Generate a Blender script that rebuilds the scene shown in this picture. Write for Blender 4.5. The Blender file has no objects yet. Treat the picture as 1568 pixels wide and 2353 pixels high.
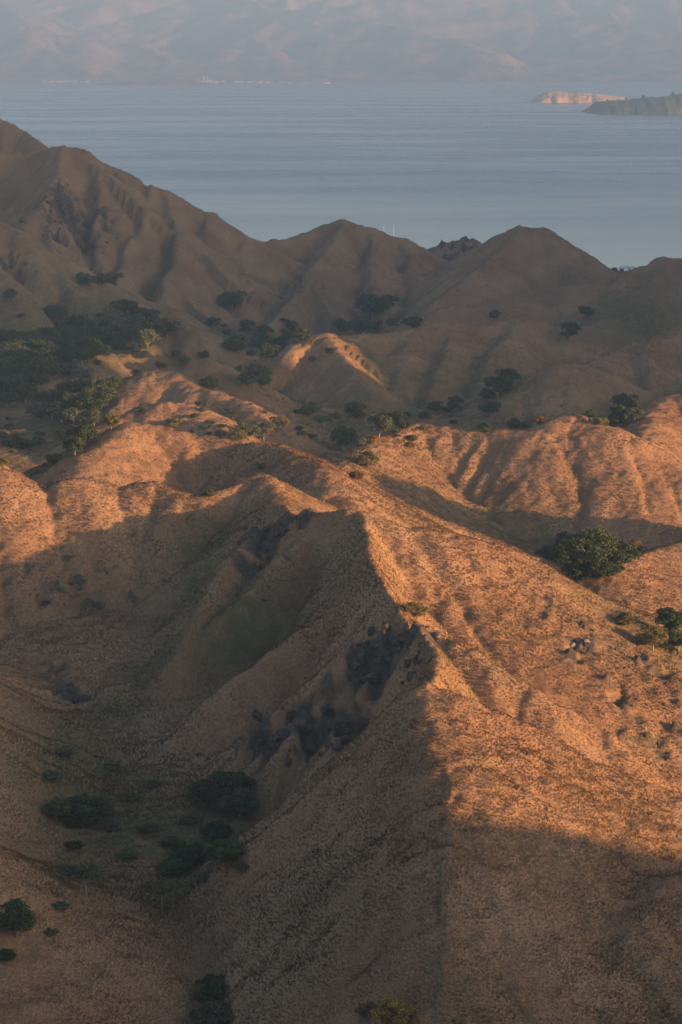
import bpy, math, random
import numpy as np
from mathutils import Vector, Matrix

# ------------------------------------------------------------------ camera, world, sun, exposure
scene = bpy.context.scene
COL = scene.collection
CAM_H, FOC, CX, HY = 150.0, 5555.0, 784.0, 119.0      # metres; picture measured on a 1568 x 2353 sheet
cam_data = bpy.data.cameras.new('camera')
cam_data.sensor_fit = 'VERTICAL'
cam_data.sensor_height = 36.0
cam_data.lens = 36.0 * FOC / 2353.0
cam_data.shift_y = -(1176.5 - HY) / 2353.0
cam_data.clip_start = 1.0
cam_data.clip_end = 60000.0
cam = bpy.data.objects.new('camera', cam_data)
cam.location = (0, 0, CAM_H)
cam.rotation_euler = (math.pi / 2, 0, 0)
COL.objects.link(cam)
scene.camera = cam

SUN_A = math.radians(24)       # sun stands to the right and this far behind the picture plane
SUN_E = math.radians(9.5)
SUN_H = np.array([math.cos(SUN_A), -math.sin(SUN_A)])     # towards the sun, in plan
world = bpy.data.worlds.new('World')
scene.world = world
world.use_nodes = True
wn = world.node_tree
wn.nodes.clear()
wo = wn.nodes.new('ShaderNodeOutputWorld')
wb = wn.nodes.new('ShaderNodeBackground')
sky = wn.nodes.new('ShaderNodeTexSky')
sky.sky_type = 'NISHITA'
sky.sun_disc = False
sky.sun_elevation = SUN_E
sky.sun_rotation = math.atan2(SUN_H[0], SUN_H[1])
sky.altitude = 100
sky.air_density = 1.0
sky.dust_density = 2.2
sky.ozone_density = 1.2
wb.inputs['Strength'].default_value = 0.108
wn.links.new(sky.outputs[0], wb.inputs['Color'])
wn.links.new(wb.outputs[0], wo.inputs['Surface'])

sun_data = bpy.data.lights.new('sun', 'SUN')
sun_data.energy = 5.0
sun_data.angle = math.radians(0.8)
sun_data.color = (1.0, 0.58, 0.265)
sun = bpy.data.objects.new('sun', sun_data)
sdir = Vector((SUN_H[0] * math.cos(SUN_E), SUN_H[1] * math.cos(SUN_E), math.sin(SUN_E)))
sun.rotation_euler = sdir.to_track_quat('Z', 'Y').to_euler()
sun.location = (300, -100, 400)
COL.objects.link(sun)

vs = scene.view_settings
vs.view_transform = 'Standard'
vs.look = 'None'
vs.gamma = 1.0
vs.use_curve_mapping = False
vs.exposure = 1.5
scene.render.engine = 'CYCLES'
scene.cycles.use_denoising = True
scene.cycles.max_bounces = 3
scene.cycles.diffuse_bounces = 1
scene.cycles.glossy_bounces = 2
scene.cycles.transmission_bounces = 2
scene.cycles.volume_bounces = 0
scene.cycles.transparent_max_bounces = 8
scene.cycles.sample_clamp_indirect = 4.0

HAZE_DENSITY = 1.4e-4
HAZE_COLOR = (0.27, 0.425, 0.70, 1)

# ------------------------------------------------------------------ helpers
RNG = np.random.default_rng(7)
random.seed(7)

def P(px, py, d):
    return ((px - CX) / FOC * d, d, CAM_H - (py - HY) / FOC * d)

_perm = {}
def vnoise(x, y, seed):
    if seed not in _perm:
        _perm[seed] = np.random.default_rng(seed).random((256, 256)).astype(np.float32)
    T = _perm[seed]
    xi = np.floor(x).astype(np.int64); yi = np.floor(y).astype(np.int64)
    fx = x - xi; fy = y - yi
    fx = fx * fx * fx * (fx * (fx * 6 - 15) + 10); fy = fy * fy * fy * (fy * (fy * 6 - 15) + 10)
    x0 = xi & 255; x1 = (xi + 1) & 255; y0 = yi & 255; y1 = (yi + 1) & 255
    a = T[x0, y0]; b = T[x1, y0]; c = T[x0, y1]; d = T[x1, y1]
    return (a + (b - a) * fx) * (1 - fy) + (c + (d - c) * fx) * fy

def fbm(x, y, lam, octv=4, seed=1, gain=0.5, ridged=False):
    out = 0.0; amp = 1.0; tot = 0.0; f = 1.0 / lam
    for o in range(octv):
        n = vnoise(x * f + 17.3 * o, y * f - 9.1 * o, seed + o) * 2 - 1
        if ridged:
            n = 1 - 2 * np.abs(n)
        out = out + n * amp; tot += amp
        amp *= gain; f *= 2.03
    return out / tot

def sstep(a, b, x):
    t = np.clip((x - a) / (b - a), 0, 1)
    return t * t * (3 - 2 * t)

def smax(a, b, k):
    h = np.clip(0.5 + 0.5 * (a - b) / k, 0, 1)
    return b + (a - b) * h + k * h * (1 - h)

# ------------------------------------------------------------------ terrain: ridge lines (px, py, distance)
R = []      # (points, slope left, slope right, smoothing, gully amplitude, gully wavelength)
def ridge(pts, sl=0.62, k=1.2, amp=0.7, lam=7.0, raw=False, reach=90, sr=None, c0=None, c1=None, w=0.4):
    q = np.array([p if raw else P(*p) for p in pts], dtype=np.float64)
    R.append((q, sl, sl if sr is None else sr, k, amp, lam, reach, c0, c1, w))

# -- far ring of hills
ridge([(-420, 120, 1500), (-150, 215, 1400), (0, 272, 1340), (60, 300, 1330), (110, 335, 1310), (180, 400, 1290)], .6, 4, 3, 24, reach=260)
ridge([(-260, 330, 1180), (-60, 348, 1170), (80, 350, 1165), (115, 338, 1155), (150, 333, 1150), (185, 337, 1150), (212, 360, 1150),
       (245, 393, 1150), (290, 410, 1150), (330, 425, 1150), (346, 419, 1150), (382, 432, 1150), (402, 450, 1150),
       (450, 478, 1150), (490, 487, 1150), (530, 515, 1150), (570, 540, 1148), (605, 551, 1150)], .66, 1.4, 2.6, 18, reach=220, sr=1.4, w=1.2)
ridge([(150, 333, 1150), (120, 400, 1125), (90, 470, 1100), (120, 560, 1075), (160, 630, 1052)], 0.86, 1.4, 2.4, 15, reach=160)
ridge([(212, 362, 1150), (230, 440, 1125), (215, 520, 1100)], 0.90, 1.4, 2.2, 14, reach=150)
ridge([(346, 421, 1150), (330, 480, 1128), (300, 530, 1108), (285, 580, 1092), (270, 650, 1070)], 0.86, 1.4, 2.2, 15, reach=150)
ridge([(382, 434, 1150), (400, 520, 1120), (395, 600, 1090), (370, 670, 1066)], 0.82, 1.4, 2.0, 15, reach=140)
ridge([(490, 489, 1150), (470, 560, 1122), (450, 610, 1100), (420, 660, 1080)], 0.80, 1.4, 2.0, 15, reach=140)
ridge([(575, 545, 1148), (513, 594, 1120), (431, 640, 1092), (369, 691, 1068)], 0.75, 1.4, 1.6, 13, reach=120)
ridge([(575, 560, 1148), (560, 600, 1125), (544, 627, 1105), (560, 680, 1085)], 0.70, 1.4, 1.6, 13, reach=120)
ridge([(605, 552, 1165), (660, 547, 1185), (700, 530, 1195), (740, 512, 1200), (785, 500, 1200), (830, 515, 1205), (870, 528, 1210),
       (920, 545, 1215), (960, 563, 1215), (1000, 590, 1210)], .6, 1.4, 2.0, 18, reach=200, sr=1.3, w=2)
ridge([(785, 501, 1200), (770, 560, 1165), (735, 605, 1130), (703, 632, 1105), (660, 690, 1075), (615, 745, 1055)], .78, 1.2, 1.6, 14, reach=150)
ridge([(703, 632, 1105), (745, 690, 1082), (770, 730, 1066)], .75, 1.3, 1.5, 12, reach=120)
ridge([(840, 520, 1205), (860, 580, 1170), (850, 640, 1130), (870, 690, 1105)], 0.75, 1.4, 1.6, 14, reach=140)
ridge([(920, 547, 1215), (950, 600, 1180), (960, 650, 1140)], 0.75, 1.4, 1.6, 14, reach=140)
ridge([(985, 566, 1420), (1030, 555, 1420), (1068, 546, 1420), (1090, 543, 1420), (1108, 553, 1420), (1140, 575, 1420)], .7, 2, 2.0, 14, reach=140)
ridge([(1174, 528, 1150), (1195, 520, 1150), (1215, 518, 1150), (1240, 522, 1150), (1252, 530, 1150)], .64, 2.5, 0.5, 20, reach=200, w=7)
ridge([(1195, 521, 1150), (1120, 600, 1110), (1050, 660, 1075), (985, 705, 1050)], .55, 3, 0.7, 16, reach=130)
ridge([(1250, 528, 1150), (1300, 590, 1125), (1340, 640, 1100)], .6, 3, 0.6, 18, reach=130)
ridge([(1410, 650, 1115), (1451, 620, 1115), (1482, 602, 1115), (1523, 584, 1115), (1568, 592, 1115), (1640, 560, 1130), (1760, 500, 1150), (2000, 420, 1180)], .62, 2, 1.8, 16, reach=180, w=4)
ridge([(1523, 586, 1115), (1500, 640, 1085), (1480, 660, 1060)], .6, 2, 1.5, 14, reach=120)
ridge([(1640, 640, 1020), (1568, 655, 1005), (1492, 653, 1000), (1461, 656, 1000), (1420, 690, 985), (1370, 740, 960)], .55, 2.5, 1.5, 16, reach=130, w=5)
ridge([(1308, 655, 1040), (1345, 652, 1045), (1380, 661, 1045), (1431, 671, 1040)], .5, 2.5, .8, 14, reach=90, w=5)
ridge([(1031, 707, 1010), (1072, 702, 1015), (1143, 694, 1020), (1205, 689, 1025)], .45, 2.5, .8, 14, reach=90, w=5)
# -- left hill over the wood
ridge([(-250, 420, 1030), (-80, 480, 1010), (0, 505, 1000), (51, 527, 996), (103, 590, 985), (160, 650, 970), (205, 695, 960)], .7, 2, 2.0, 13, reach=150, w=3)
ridge([(-80, 480, 1010), (-20, 600, 960), (60, 700, 925)], .6, 2, 1.8, 13, reach=130)
# -- middle valley hillocks
ridge([(103, 888, 760), (154, 857, 775), (221, 820, 805), (287, 809, 822), (359, 779, 836), (400, 757, 842), (426, 750, 842), (448, 753, 842),
       (472, 764, 842), (533, 800, 840)], .6, 2.0, .8, 12, reach=90, w=4)
ridge([(385, 852, 722), (420, 846, 722), (446, 838, 722), (477, 831, 722), (497, 841, 720), (520, 858, 716)], .5, 1.5, .8, 8, reach=60, w=3)
ridge([(250, 888, 692), (308, 866, 694), (349, 849, 695), (375, 846, 695), (395, 850, 694), (421, 866, 690), (462, 886, 684), (513, 897, 680), (564, 914, 672), (598, 936, 664)], .5, 1.5, .8, 8, reach=60, w=3.5)
ridge([(287, 954, 642), (330, 937, 645), (359, 927, 646), (390, 922, 646), (426, 926, 646), (462, 944, 642), (503, 964, 636)], .48, 1.5, .8, 8, reach=60, w=4)
ridge([(641, 804, 808), (682, 789, 806), (718, 767, 802), (738, 761, 800), (764, 767, 806), (856, 766, 822), (918, 750, 832), (979, 740, 840), (1031, 739, 845),
       (1082, 745, 850), (1143, 735, 855), (1215, 729, 858), (1246, 732, 858), (1282, 749, 855), (1330, 800, 845)], .5, 1.5, 1.4, 15, reach=110, sr=.72, w=3)
ridge([(738, 762, 800), (775, 800, 786), (812, 850, 768), (850, 905, 750)], .55, 1.2, .9, 8, reach=70)
ridge([(935, 748, 834), (925, 800, 808), (905, 860, 782)], .42, 2.5, 1.0, 12, reach=70)
ridge([(1040, 741, 846), (1020, 800, 812), (985, 870, 780)], .42, 2.5, 1.0, 12, reach=70)
ridge([(1190, 733, 857), (1150, 790, 825), (1110, 850, 792)], .45, 2.5, 1.0, 12, reach=70)
ridge([(1130, 925, 732), (1174, 896, 738), (1226, 866, 744), (1264, 836, 748), (1287, 830, 750), (1328, 830, 755), (1364, 842, 760), (1400, 815, 785),
       (1426, 804, 795), (1482, 781, 800), (1523, 765, 815), (1568, 757, 830), (1680, 700, 860), (1850, 640, 900)], .52, 1.8, 1.2, 12, reach=110, w=4)
ridge([(1482, 783, 800), (1500, 850, 770), (1530, 910, 745)], .5, 2, 1.0, 12, reach=70)
# -- lit hills of the middle distance
ridge([(1800, 820, 612), (1680, 850, 606), (1600, 885, 602), (1568, 902, 600), (1533, 914, 598), (1500, 945, 590), (1475, 985, 578)], .72, 1.0, 1.0, 8, reach=80, w=3)
ridge([(800, 1062, 512), (840, 1032, 526), (887, 1004, 543), (930, 985, 551), (974, 973, 556), (1051, 981, 555), (1113, 991, 553), (1174, 991, 551), (1226, 991, 549),
       (1256, 988, 549), (1287, 962, 553), (1315, 950, 555), (1338, 962, 553), (1405, 981, 549), (1456, 1009, 546), (1503, 1050, 542), (1533, 1076, 539), (1620, 1130, 535)], .66, .9, .8, 5, reach=80, w=2.5)
ridge([(108, 482, 72), (122, 462, 82), (150, 438, 86), (200, 400, 90)], .8, 2, 1.0, 12, raw=True, reach=70)  # unseen hill added out of frame to shade the valley floor and hill foot
ridge([(187, 1090, 440), (210, 1041, 451), (249, 1013, 459), (287, 973, 470), (310, 973, 471), (369, 981, 471), (402, 989, 470), (431, 999, 470), (492, 1014, 468), (533, 1025, 466), (595, 1017, 463),
       (646, 1030, 456), (708, 1050, 446), (744, 1076, 438), (769, 1116, 429), (800, 1157, 422), (840, 1200, 415)], .6, 1.0, .6, 6, reach=80, w=3.0)
ridge([(1380, 1300, 425), (1500, 1270, 440), (1620, 1230, 455)], .4, 2, .8, 8, reach=50)
# -- headwall of the near basin
ridge([(-260, 960, 425), (-120, 1020, 410), (0, 1080, 406), (46, 1116, 406), (80, 1128, 406), (108, 1131, 406), (140, 1112, 407), (159, 1099, 407), (192, 1103, 407), (233, 1110, 408), (279, 1122, 408),
       (315, 1109, 409), (364, 1110, 409), (420, 1130, 406), (470, 1140, 405), (540, 1118, 410), (580, 1096, 413), (603, 1089, 414), (620, 1096, 412), (640, 1135, 402), (665, 1171, 388)], .58, .5, .35, 7, reach=90, w=1.5)
# -- main spine and east crest
ridge([(640, 1150, 390), (665, 1171, 383), (700, 1168, 379), (744, 1177, 376), (790, 1171, 374), (819, 1173, 374)], .62, .5, .5, 5, reach=60, sr=1.0)
ridge([(819, 1173, 374), (880, 1197, 373), (933, 1212, 373), (973, 1217, 373), (1030, 1225, 374), (1080, 1235, 375),
       (1135, 1250, 377), (1200, 1290, 375), (1250, 1318, 376), (1300, 1345, 377), (1360, 1382, 379), (1420, 1420, 381), (1470, 1455, 383), (1510, 1480, 384), (1568, 1497, 386), (1650, 1540, 388), (1800, 1650, 390)], .66, .5, .3, 5, reach=95, sr=.56, c0=1.5, w=1.2)
ridge([(819, 1174, 374), (838, 1230, 355), (852, 1280, 341), (870, 1320, 331), (900, 1365, 320), (922, 1395, 314), (928, 1408, 311), (933, 1416, 303)], 1.4, .6, .3, 4.5, reach=70, sr=1.15)
ridge([(933, 1416, 303), (975, 1450, 294), (1001, 1501, 284), (1003, 1545, 274), (998, 1578, 266)], 1.35, .4, .3, 4.5, reach=70, sr=1.6)
ridge([(660, 1176, 388), (600, 1220, 381), (551, 1261, 374), (485, 1344, 360), (440, 1440, 347), (405, 1510, 340)], .95, .5, .4, 5, reach=40)
ridge([(790, 1173, 382), (705, 1221, 375), (634, 1278, 365), (595, 1344, 357), (507, 1415, 349), (432, 1498, 344)], .95, .4, .4, 5, reach=40, sr=1.0)
ridge([(868, 1318, 342), (770, 1400, 333), (690, 1455, 328), (612, 1511, 324), (535, 1565, 320), (454, 1626, 316), (345, 1726, 310), (250, 1785, 302)], .95, .5, .4, 5, reach=40, w=1.0)
ridge([(933, 1417, 303), (870, 1447, 302), (807, 1483, 301), (760, 1525, 300), (716, 1569, 299), (690, 1640, 296), (668, 1700, 292)], 1.3, .4, .4, 4, reach=35, sr=.9)
# nose of the near hill and its spurs
ridge([(998, 1579, 266), (950, 1620, 265), (900, 1665, 264), (820, 1730, 262), (740, 1795, 261), (660, 1862, 260), (600, 1915, 260), (540, 1970, 260), (470, 2045, 260)], 1.3, .4, .1, 4, reach=50, sr=1.0, c0=1.5, c1=1.0)
ridge([(998, 1579, 266), (1004, 1660, 258), (1012, 1750, 250), (1016, 1850, 243), (1020, 1950, 236), (1022, 2120, 227), (1030, 2353, 215), (1030, 2600, 203)], .54, 1.5, .3, 6, reach=70, sr=.97, c0=1.5, w=4.0)
ridge([(998, 1579, 266), (1050, 1612, 265.6), (1113, 1654, 265), (1190, 1708, 264.2), (1266, 1753, 263.4), (1311, 1772, 263), (1357, 1788, 262.6), (1402, 1812, 262.2), (1492, 1862, 261), (1568, 1905, 260), (1700, 1985, 256), (1900, 2110, 252)], 1.2, .4, .5, 5, reach=60, sr=.60, c0=3.0, w=1.0)
ridge([(933, 1417, 303), (990, 1440, 301), (1050, 1470, 298), (1131, 1524, 294), (1230, 1582, 291), (1257, 1605, 290), (1311, 1632, 290), (1402, 1681, 289), (1528, 1772, 288), (1568, 1799, 288), (1700, 1880, 286)], 1.1, .5, .4, 4, reach=40, sr=.80, c0=1.6, w=1.4)
ridge([(1700, 1985, 250), (1568, 2020, 240), (1480, 2120, 232), (1400, 2300, 222)], .45, 1.4, .4, 5, reach=40)
# -- left hillside of the ravine
ridge([(-420, 1330, 330), (-250, 1450, 312), (-120, 1620, 292), (-60, 1800, 275)], .62, 1.0, .8, 6, reach=60)
ridge([(-400, 1700, 255), (-200, 1850, 250), (-90, 1980, 247)], .6, 1.0, .6, 5, reach=50)
# -- the viewer's hill and, out of frame at right, added ridges shaped to cast shade
def blocker(u, h, t0=100.0):
    n = np.array([-SUN_H[1], SUN_H[0]])
    q = t0 * SUN_H + u * n
    return (q[0], q[1], h)
ridge([(-160, -70, 122), (-60, -30, 140), (0, -8, 145), (70, -20, 138), (120, 20, 126), (160, 70, 116), blocker(185, 116), blocker(216, 110), blocker(231, 102)], .66, 3, 2.0, 20, raw=True, reach=220)
ridge([blocker(u_, h_) for u_, h_ in ((592, 92), (602, 118), (615, 132), (640, 146), (670, 156), (690, 156), (712, 104), (732, 104), (754, 168), (770, 180), (810, 200), (870, 222), (940, 240), (1000, 256), (1080, 275),
                                         (1150, 278), (1250, 255), (1380, 220), (1550, 165), (1650, 140))], 1.8, 4, 1.0, 30, raw=True, reach=300)

# -- floor of the valleys: control points (px, py, d) or raw
FL = [P(0, 2310, 236), P(160, 2100, 256), P(140, 1800, 300), P(240, 1640, 331), P(330, 1540, 349), P(430, 1400, 372), P(-300, 2300, 225)]
FL += [(-13, 338, 62), (-9, 314, 61), (-4, 286, 60), (-14, 274, 60.5), (-26, 300, 59.5)]
FL += [(60, 300, 40), (80, 260, 42), (70, 380, 36), (40, 200, 40), (0, 190, 42), (-40, 190, 46), (90, 340, 34), (20, 150, 46), (60, 210, 40)]
FL += [(45, 450, 45), (28, 500, 48), (60, 420, 40), (80, 480, 40), (10, 465, 50), (-60, 520, 48), (-20, 560, 46), (20, 590, 44), (90, 560, 42)]
FL += [(-80, 620, 43), (-40, 660, 43), (0, 680, 41.5), (40, 700, 41), (90, 680, 41), (-100, 750, 41), (-60, 760, 41), (0, 760, 39), (50, 770, 38), (110, 760, 42), (-120, 900, 38), (-70, 930, 37), (-20, 940, 31),
       (40, 930, 30), (90, 930, 29), (-90, 1020, 36), (-30, 1030, 24), (20, 1040, 23), (80, 1060, 25), (150, 1000, 30), (-180, 1000, 50), (-200, 800, 50), (-200, 600, 52), (-120, 450, 55), (-120, 350, 58), (-90, 260, 60), (170, 800, 48), (180, 600, 48), (160, 420, 42), (170, 300, 40)]
FL += [(0, 1250, 20), (100, 1250, 22), (200, 1250, 25), (-150, 1250, 30), (-300, 1250, 35), (0, 1400, 10), (150, 1420, 10), (-200, 1420, 10), (300, 1420, 12), (0, 1580, 1.5), (150, 1600, 3.5), (220, 1620, 3.5), (-200, 1580, 0), (350, 1600, 3),
       (0, 1700, -4), (200, 1690, -4), (-250, 1700, -6), (450, 1700, -3), (-400, 1500, 5), (0, 1900, -12), (300, 1900, -12), (-300, 1900, -12), (600, 1500, 6), (600, 1900, -12), (-600, 1900, -12), (-600, 1300, 15),
       (-400, 900, 50), (-400, 400, 50), (400, 300, 40), (500, 800, 50), (600, 1100, 40), (-600, 0, 40), (500, 0, 40), (0, -250, 30), (800, 500, 30)]
FL = np.array(FL, dtype=np.float64)
def tps_fit(pts):
    n = len(pts); S = 100.0
    X = pts[:, :2] / S
    r = np.hypot(X[:, None, 0] - X[None, :, 0], X[:, None, 1] - X[None, :, 1])
    K = r + np.eye(n) * 0.02
    A = np.zeros((n + 3, n + 3)); A[:n, :n] = -K
    A[:n, n] = 1; A[:n, n + 1:] = X; A[n:, :n] = A[:n, n:].T
    b = np.zeros(n + 3); b[:n] = pts[:, 2]
    w = np.linalg.solve(A, b)
    return X, w, S
TX, TW, TS = tps_fit(FL)
def floor_z(x, y):
    xs = x / TS; ys = y / TS
    out = TW[-3] + TW[-2] * xs + TW[-1] * ys
    for (a, b), w in zip(TX, TW[:-3]):
        out = out - w * np.sqrt((xs - a) ** 2 + (ys - b) ** 2 + 0.01)
    return out

# places where bare dark rock breaks through the grass: (px, py, radius m, strength)
ROCK = [(880, 1490, 6, .85), (940, 1475, 4.5, .85), (800, 1545, 5, .7), (770, 1650, 5, .85), (720, 1690, 4, .85), (620, 1700, 4.5, .85), (820, 1690, 4, .7),
        (610, 1240, 5, 1.0), (600, 1310, 4.5, 1.0), (650, 1200, 4, .9), (690, 1220, 4, .7), (570, 1330, 3, .8), (100, 1350, 5, .5), (150, 1300, 4, .35), (215, 1365, 5, .5), (280, 1350, 6, .32), (170, 1600, 4.5, .8), (120, 1530, 3.5, .5),
        (1230, 1375, 4, .5), (1290, 1370, 3, .3), (1340, 1480, 4.5, .55), (1310, 1500, 3, .6), (1390, 1530, 4, .4), (1440, 1590, 4.5, .42), (1500, 1650, 5, .5), (1550, 1700, 5, .5), (1510, 1530, 5, .4), (1560, 1570, 4, .4),
        
        (160, 480, 12, .9), (190, 520, 12, .8), (130, 520, 10, .7), (230, 500, 8, .6), (10, 600, 9, .7), (1060, 555, 25, .7),
        (700, 640, 10, .4), (640, 660, 14, .35)]
# damper, greener hollows
GREEN = [(1050, 1195, 13, .5), (1150, 1215, 12, .6), (1225, 1235, 11, .65), (1290, 1300, 12, .7), (900, 1120, 8, .3), (960, 1150, 9, .35), (580, 1450, 9, 1.0), (520, 1480, 7, .8), (660, 1400, 8, .6), (480, 1250, 7, .9), (450, 1330, 6, .8), (420, 1400, 6, .8), (350, 1530, 6, .8), (270, 1630, 6, .8), (420, 2010, 7, 1.0),
         (500, 1900, 8, .9), (470, 1960, 6, 1.), (250, 1800, 12, .9), (330, 1900, 13, .9), (190, 1720, 9, .8), (150, 1800, 8, .8), (250, 1960, 10, .7), (680, 2150, 9, .35), (88, 1085, 9, 1.2), (1340, 1300, 12, .6), (1500, 1440, 14, .6), (960, 1180, 9, .4), (1000, 1080, 8, .3), (880, 840, 10, .6), (960, 860, 9, .6), (850, 950, 25, .5), (1150, 900, 16, .5), (1450, 720, 25, .6),
         (100, 830, 60, .9), (250, 780, 40, .8), (620, 800, 30, .7), (50, 980, 30, .6), (900, 960, 40, .4), (1080, 2330, 6, .3), (760, 700, 30, .4), (1100, 860, 20, .5)]
def spots(lst, x, y):
    out = np.zeros_like(x)
    for px, py, r, s in lst:
        p = hit(px, py)
        if p is None:
            continue
        q = ((x - p[0]) ** 2 + ((y - p[1]) / 1.35) ** 2) / (r * r)
        m = q < 6
        out[m] = np.maximum(out[m], s * np.exp(-q[m] * 1.1))
    return out

def heights(x, y):
    """ground height and masks at plan positions"""
    far = sstep(300, 900, y)
    w1 = 1.0 + 2.2 * far
    xw = x + fbm(x, y, 26, 3, 11) * 1.3 * w1 + fbm(x, y, 8, 2, 21) * .7
    yw = y + fbm(x, y, 26, 3, 31) * 1.3 * w1 + fbm(x, y, 8, 2, 41) * .7
    z = floor_z(xw, yw) + fbm(x, y, 40, 3, 51) * 0.9 * (1 + far) * sstep(1650, 1500, y)
    zf = z.copy()
    for ri, (q, sl, sr, k, amp, lam, reach, c0, c1, w) in enumerate(R):
        lo = q[:, :2].min(0) - reach; hi = q[:, :2].max(0) + reach
        m = (xw > lo[0]) & (xw < hi[0]) & (yw > lo[1]) & (yw < hi[1])
        if not m.any():
            continue
        X = xw[m]; Y = yw[m]
        best = np.full(X.shape, -1e9); bs = np.zeros(X.shape); bd = np.zeros(X.shape)
        s0 = 0.0
        for si, (a, b) in enumerate(zip(q[:-1], q[1:])):
            ab = b[:2] - a[:2]; L2 = ab @ ab; L = math.sqrt(L2)
            tt = ((X - a[0]) * ab[0] + (Y - a[1]) * ab[1]) / L2
            t = np.clip(tt, 0, 1)
            dx = X - a[0] - t * ab[0]; dy = Y - a[1] - t * ab[1]
            dd = np.sqrt(dx * dx + dy * dy)
            side = ab[0] * dy - ab[1] * dx
            slope = np.where(side > 0, sl, sr)
            if c0 is not None:
                slope = slope + (c0 - slope) * np.clip(np.maximum(-tt, 0) * L / np.maximum(dd, 1e-6), 0, 1)
            if c1 is not None:
                slope = slope + (c1 - slope) * np.clip(np.maximum(tt - 1, 0) * L / np.maximum(dd, 1e-6), 0, 1)
            zz = a[2] + t * (b[2] - a[2]) - slope * (np.sqrt(dd * dd + w * w) - w)
            g = zz > best
            best = np.where(g, zz, best); bs = np.where(g, s0 + t * L, bs); bd = np.where(g, dd, bd)
            s0 += L
        ang = 0.15 * bd
        g = fbm(bs + ang + 131 * ri, bd * 0.22 + 7 * ri, lam, 3, 61, .55, True)
        ramp = sstep(0.1 * lam, 1.3 * lam, bd)
        conc = 0.10 * bd * sstep(2 * lam, 8 * lam, bd)          # slopes ease towards their foot
        zz = best + conc + g * amp * ramp + fbm(bs + 50 * ri, bd, lam * .6, 2, 71) * amp * .25
        z[m] = smax(zz, z[m], k)
    return z, zf

def blur(a, n=1):
    for _ in range(n):
        p = np.pad(a, 1, 'edge')
        a = (p[:-2, 1:-1] + p[2:, 1:-1] + p[1:-1, :-2] + p[1:-1, 2:] + 4 * a) / 8
    return a

def erode(x0, x1, y0, y1, step, amount, a0, iters=3, cap=3.0):
    """rills and gullies: water gathered over the slopes cuts them a little"""
    gx = np.arange(x0, x1 + .1, step); gy = np.arange(y0, y1 + .1, step)
    X, Y = np.meshgrid(gx, gy)
    z0, zf = heights(X.ravel(), Y.ravel())
    z0 = z0.reshape(X.shape) + fbm(X, Y, step * 7, 3, 401) * step * .35
    cut = np.zeros_like(z0); nr, nc = z0.shape
    offs = [(-1, -1), (-1, 0), (-1, 1), (0, -1), (0, 1), (1, -1), (1, 0), (1, 1)]
    for it in range(iters):
        z = z0 - cut
        zp = np.pad(z, 1, constant_values=1e9)
        best = np.zeros_like(z); rec = np.full(z.shape, -1, dtype=np.int64)
        lin = np.arange(nr * nc).reshape(nr, nc)
        for di, dj in offs:
            dz = (z - zp[1 + di:1 + di + nr, 1 + dj:1 + dj + nc]) / math.hypot(di, dj)
            g = dz > best
            best = np.where(g, dz, best); rec = np.where(g, lin + di * nc + dj, rec)
        order = np.argsort(-z.ravel()).tolist(); rl = rec.ravel().tolist(); A = [1.0] * (nr * nc)
        for k in order:
            r_ = rl[k]
            if r_ >= 0: A[r_] += A[k]
        A = np.array(A).reshape(nr, nc)
        sl = np.clip(best / step / .35, .1, 1.2)
        cut = np.minimum(cut + blur(amount * np.log1p(A / a0) * sl, 1) / iters, cap)
    cut = blur(cut, 1)
    # fade at the borders
    fx = np.minimum(X - x0, x1 - X); fy = np.minimum(Y - y0, y1 - Y)
    fade = sstep(0, 12 * step, fx) * sstep(0, 12 * step, fy)
    return (x0, y0, step, cut * fade, np.log1p(blur(A, 2)) * fade)

ERO = []
def bil(a, i, j):
    i0 = i.astype(int); j0 = j.astype(int); fi = i - i0; fj = j - j0
    return (a[i0, j0] * (1 - fj) + a[i0, j0 + 1] * fj) * (1 - fi) + (a[i0 + 1, j0] * (1 - fj) + a[i0 + 1, j0 + 1] * fj) * fi
def eroded(x, y):
    c = np.zeros_like(x); w = np.zeros_like(x)
    for x0, y0, st, cut, A in ERO:
        i = (y - y0) / st; j = (x - x0) / st
        m = (i > 0) & (i < cut.shape[0] - 1.01) & (j > 0) & (j < cut.shape[1] - 1.01)
        if m.any():
            c[m] = np.maximum(c[m], bil(cut, i[m], j[m])); w[m] = np.maximum(w[m], bil(A, i[m], j[m]))
    return c, w

def detail(x, y, z, zf):
    far = sstep(300, 900, y)
    rock = spots(ROCK, x, y)
    cut, wet = eroded(x, y)
    green = np.maximum(spots(GREEN, x, y), (.25 + .55 * far) * sstep(2.4, 5.0, wet))
    z = z - cut * (1 - .5 * np.exp(-((y - 530) / 45) ** 2)) * (1 - .75 * sstep(284, 262, y))
    rk = np.clip((rock * 1.35 + fbm(x, y, 2.6, 4, 81, .6) * 1.25 - .55) * 2.2, 0, 1) * (rock > .05)
    z = z + rk * (fbm(x, y, 3.4, 4, 91, .6, True) * 2.5 - .8) * (1 + far * 2)
    z = z + fbm(x, y, 3.2, 2, 101) * .2 + fbm(x, y, 1.15, 2, 103) * (.23 + .30 * far) + fbm(x, y, 6, 3, 107, .6) * 1.1 * far
    z = np.maximum(z, -0.9)
    flat = np.clip(1 - (z - zf) / 3.0, 0, 1)
    green = np.clip(np.maximum(green, .8 * far * flat) + .16 * sstep(560, 950, y), 0, 1)
    return z, rk, np.clip(green, 0, 1), flat

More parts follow.
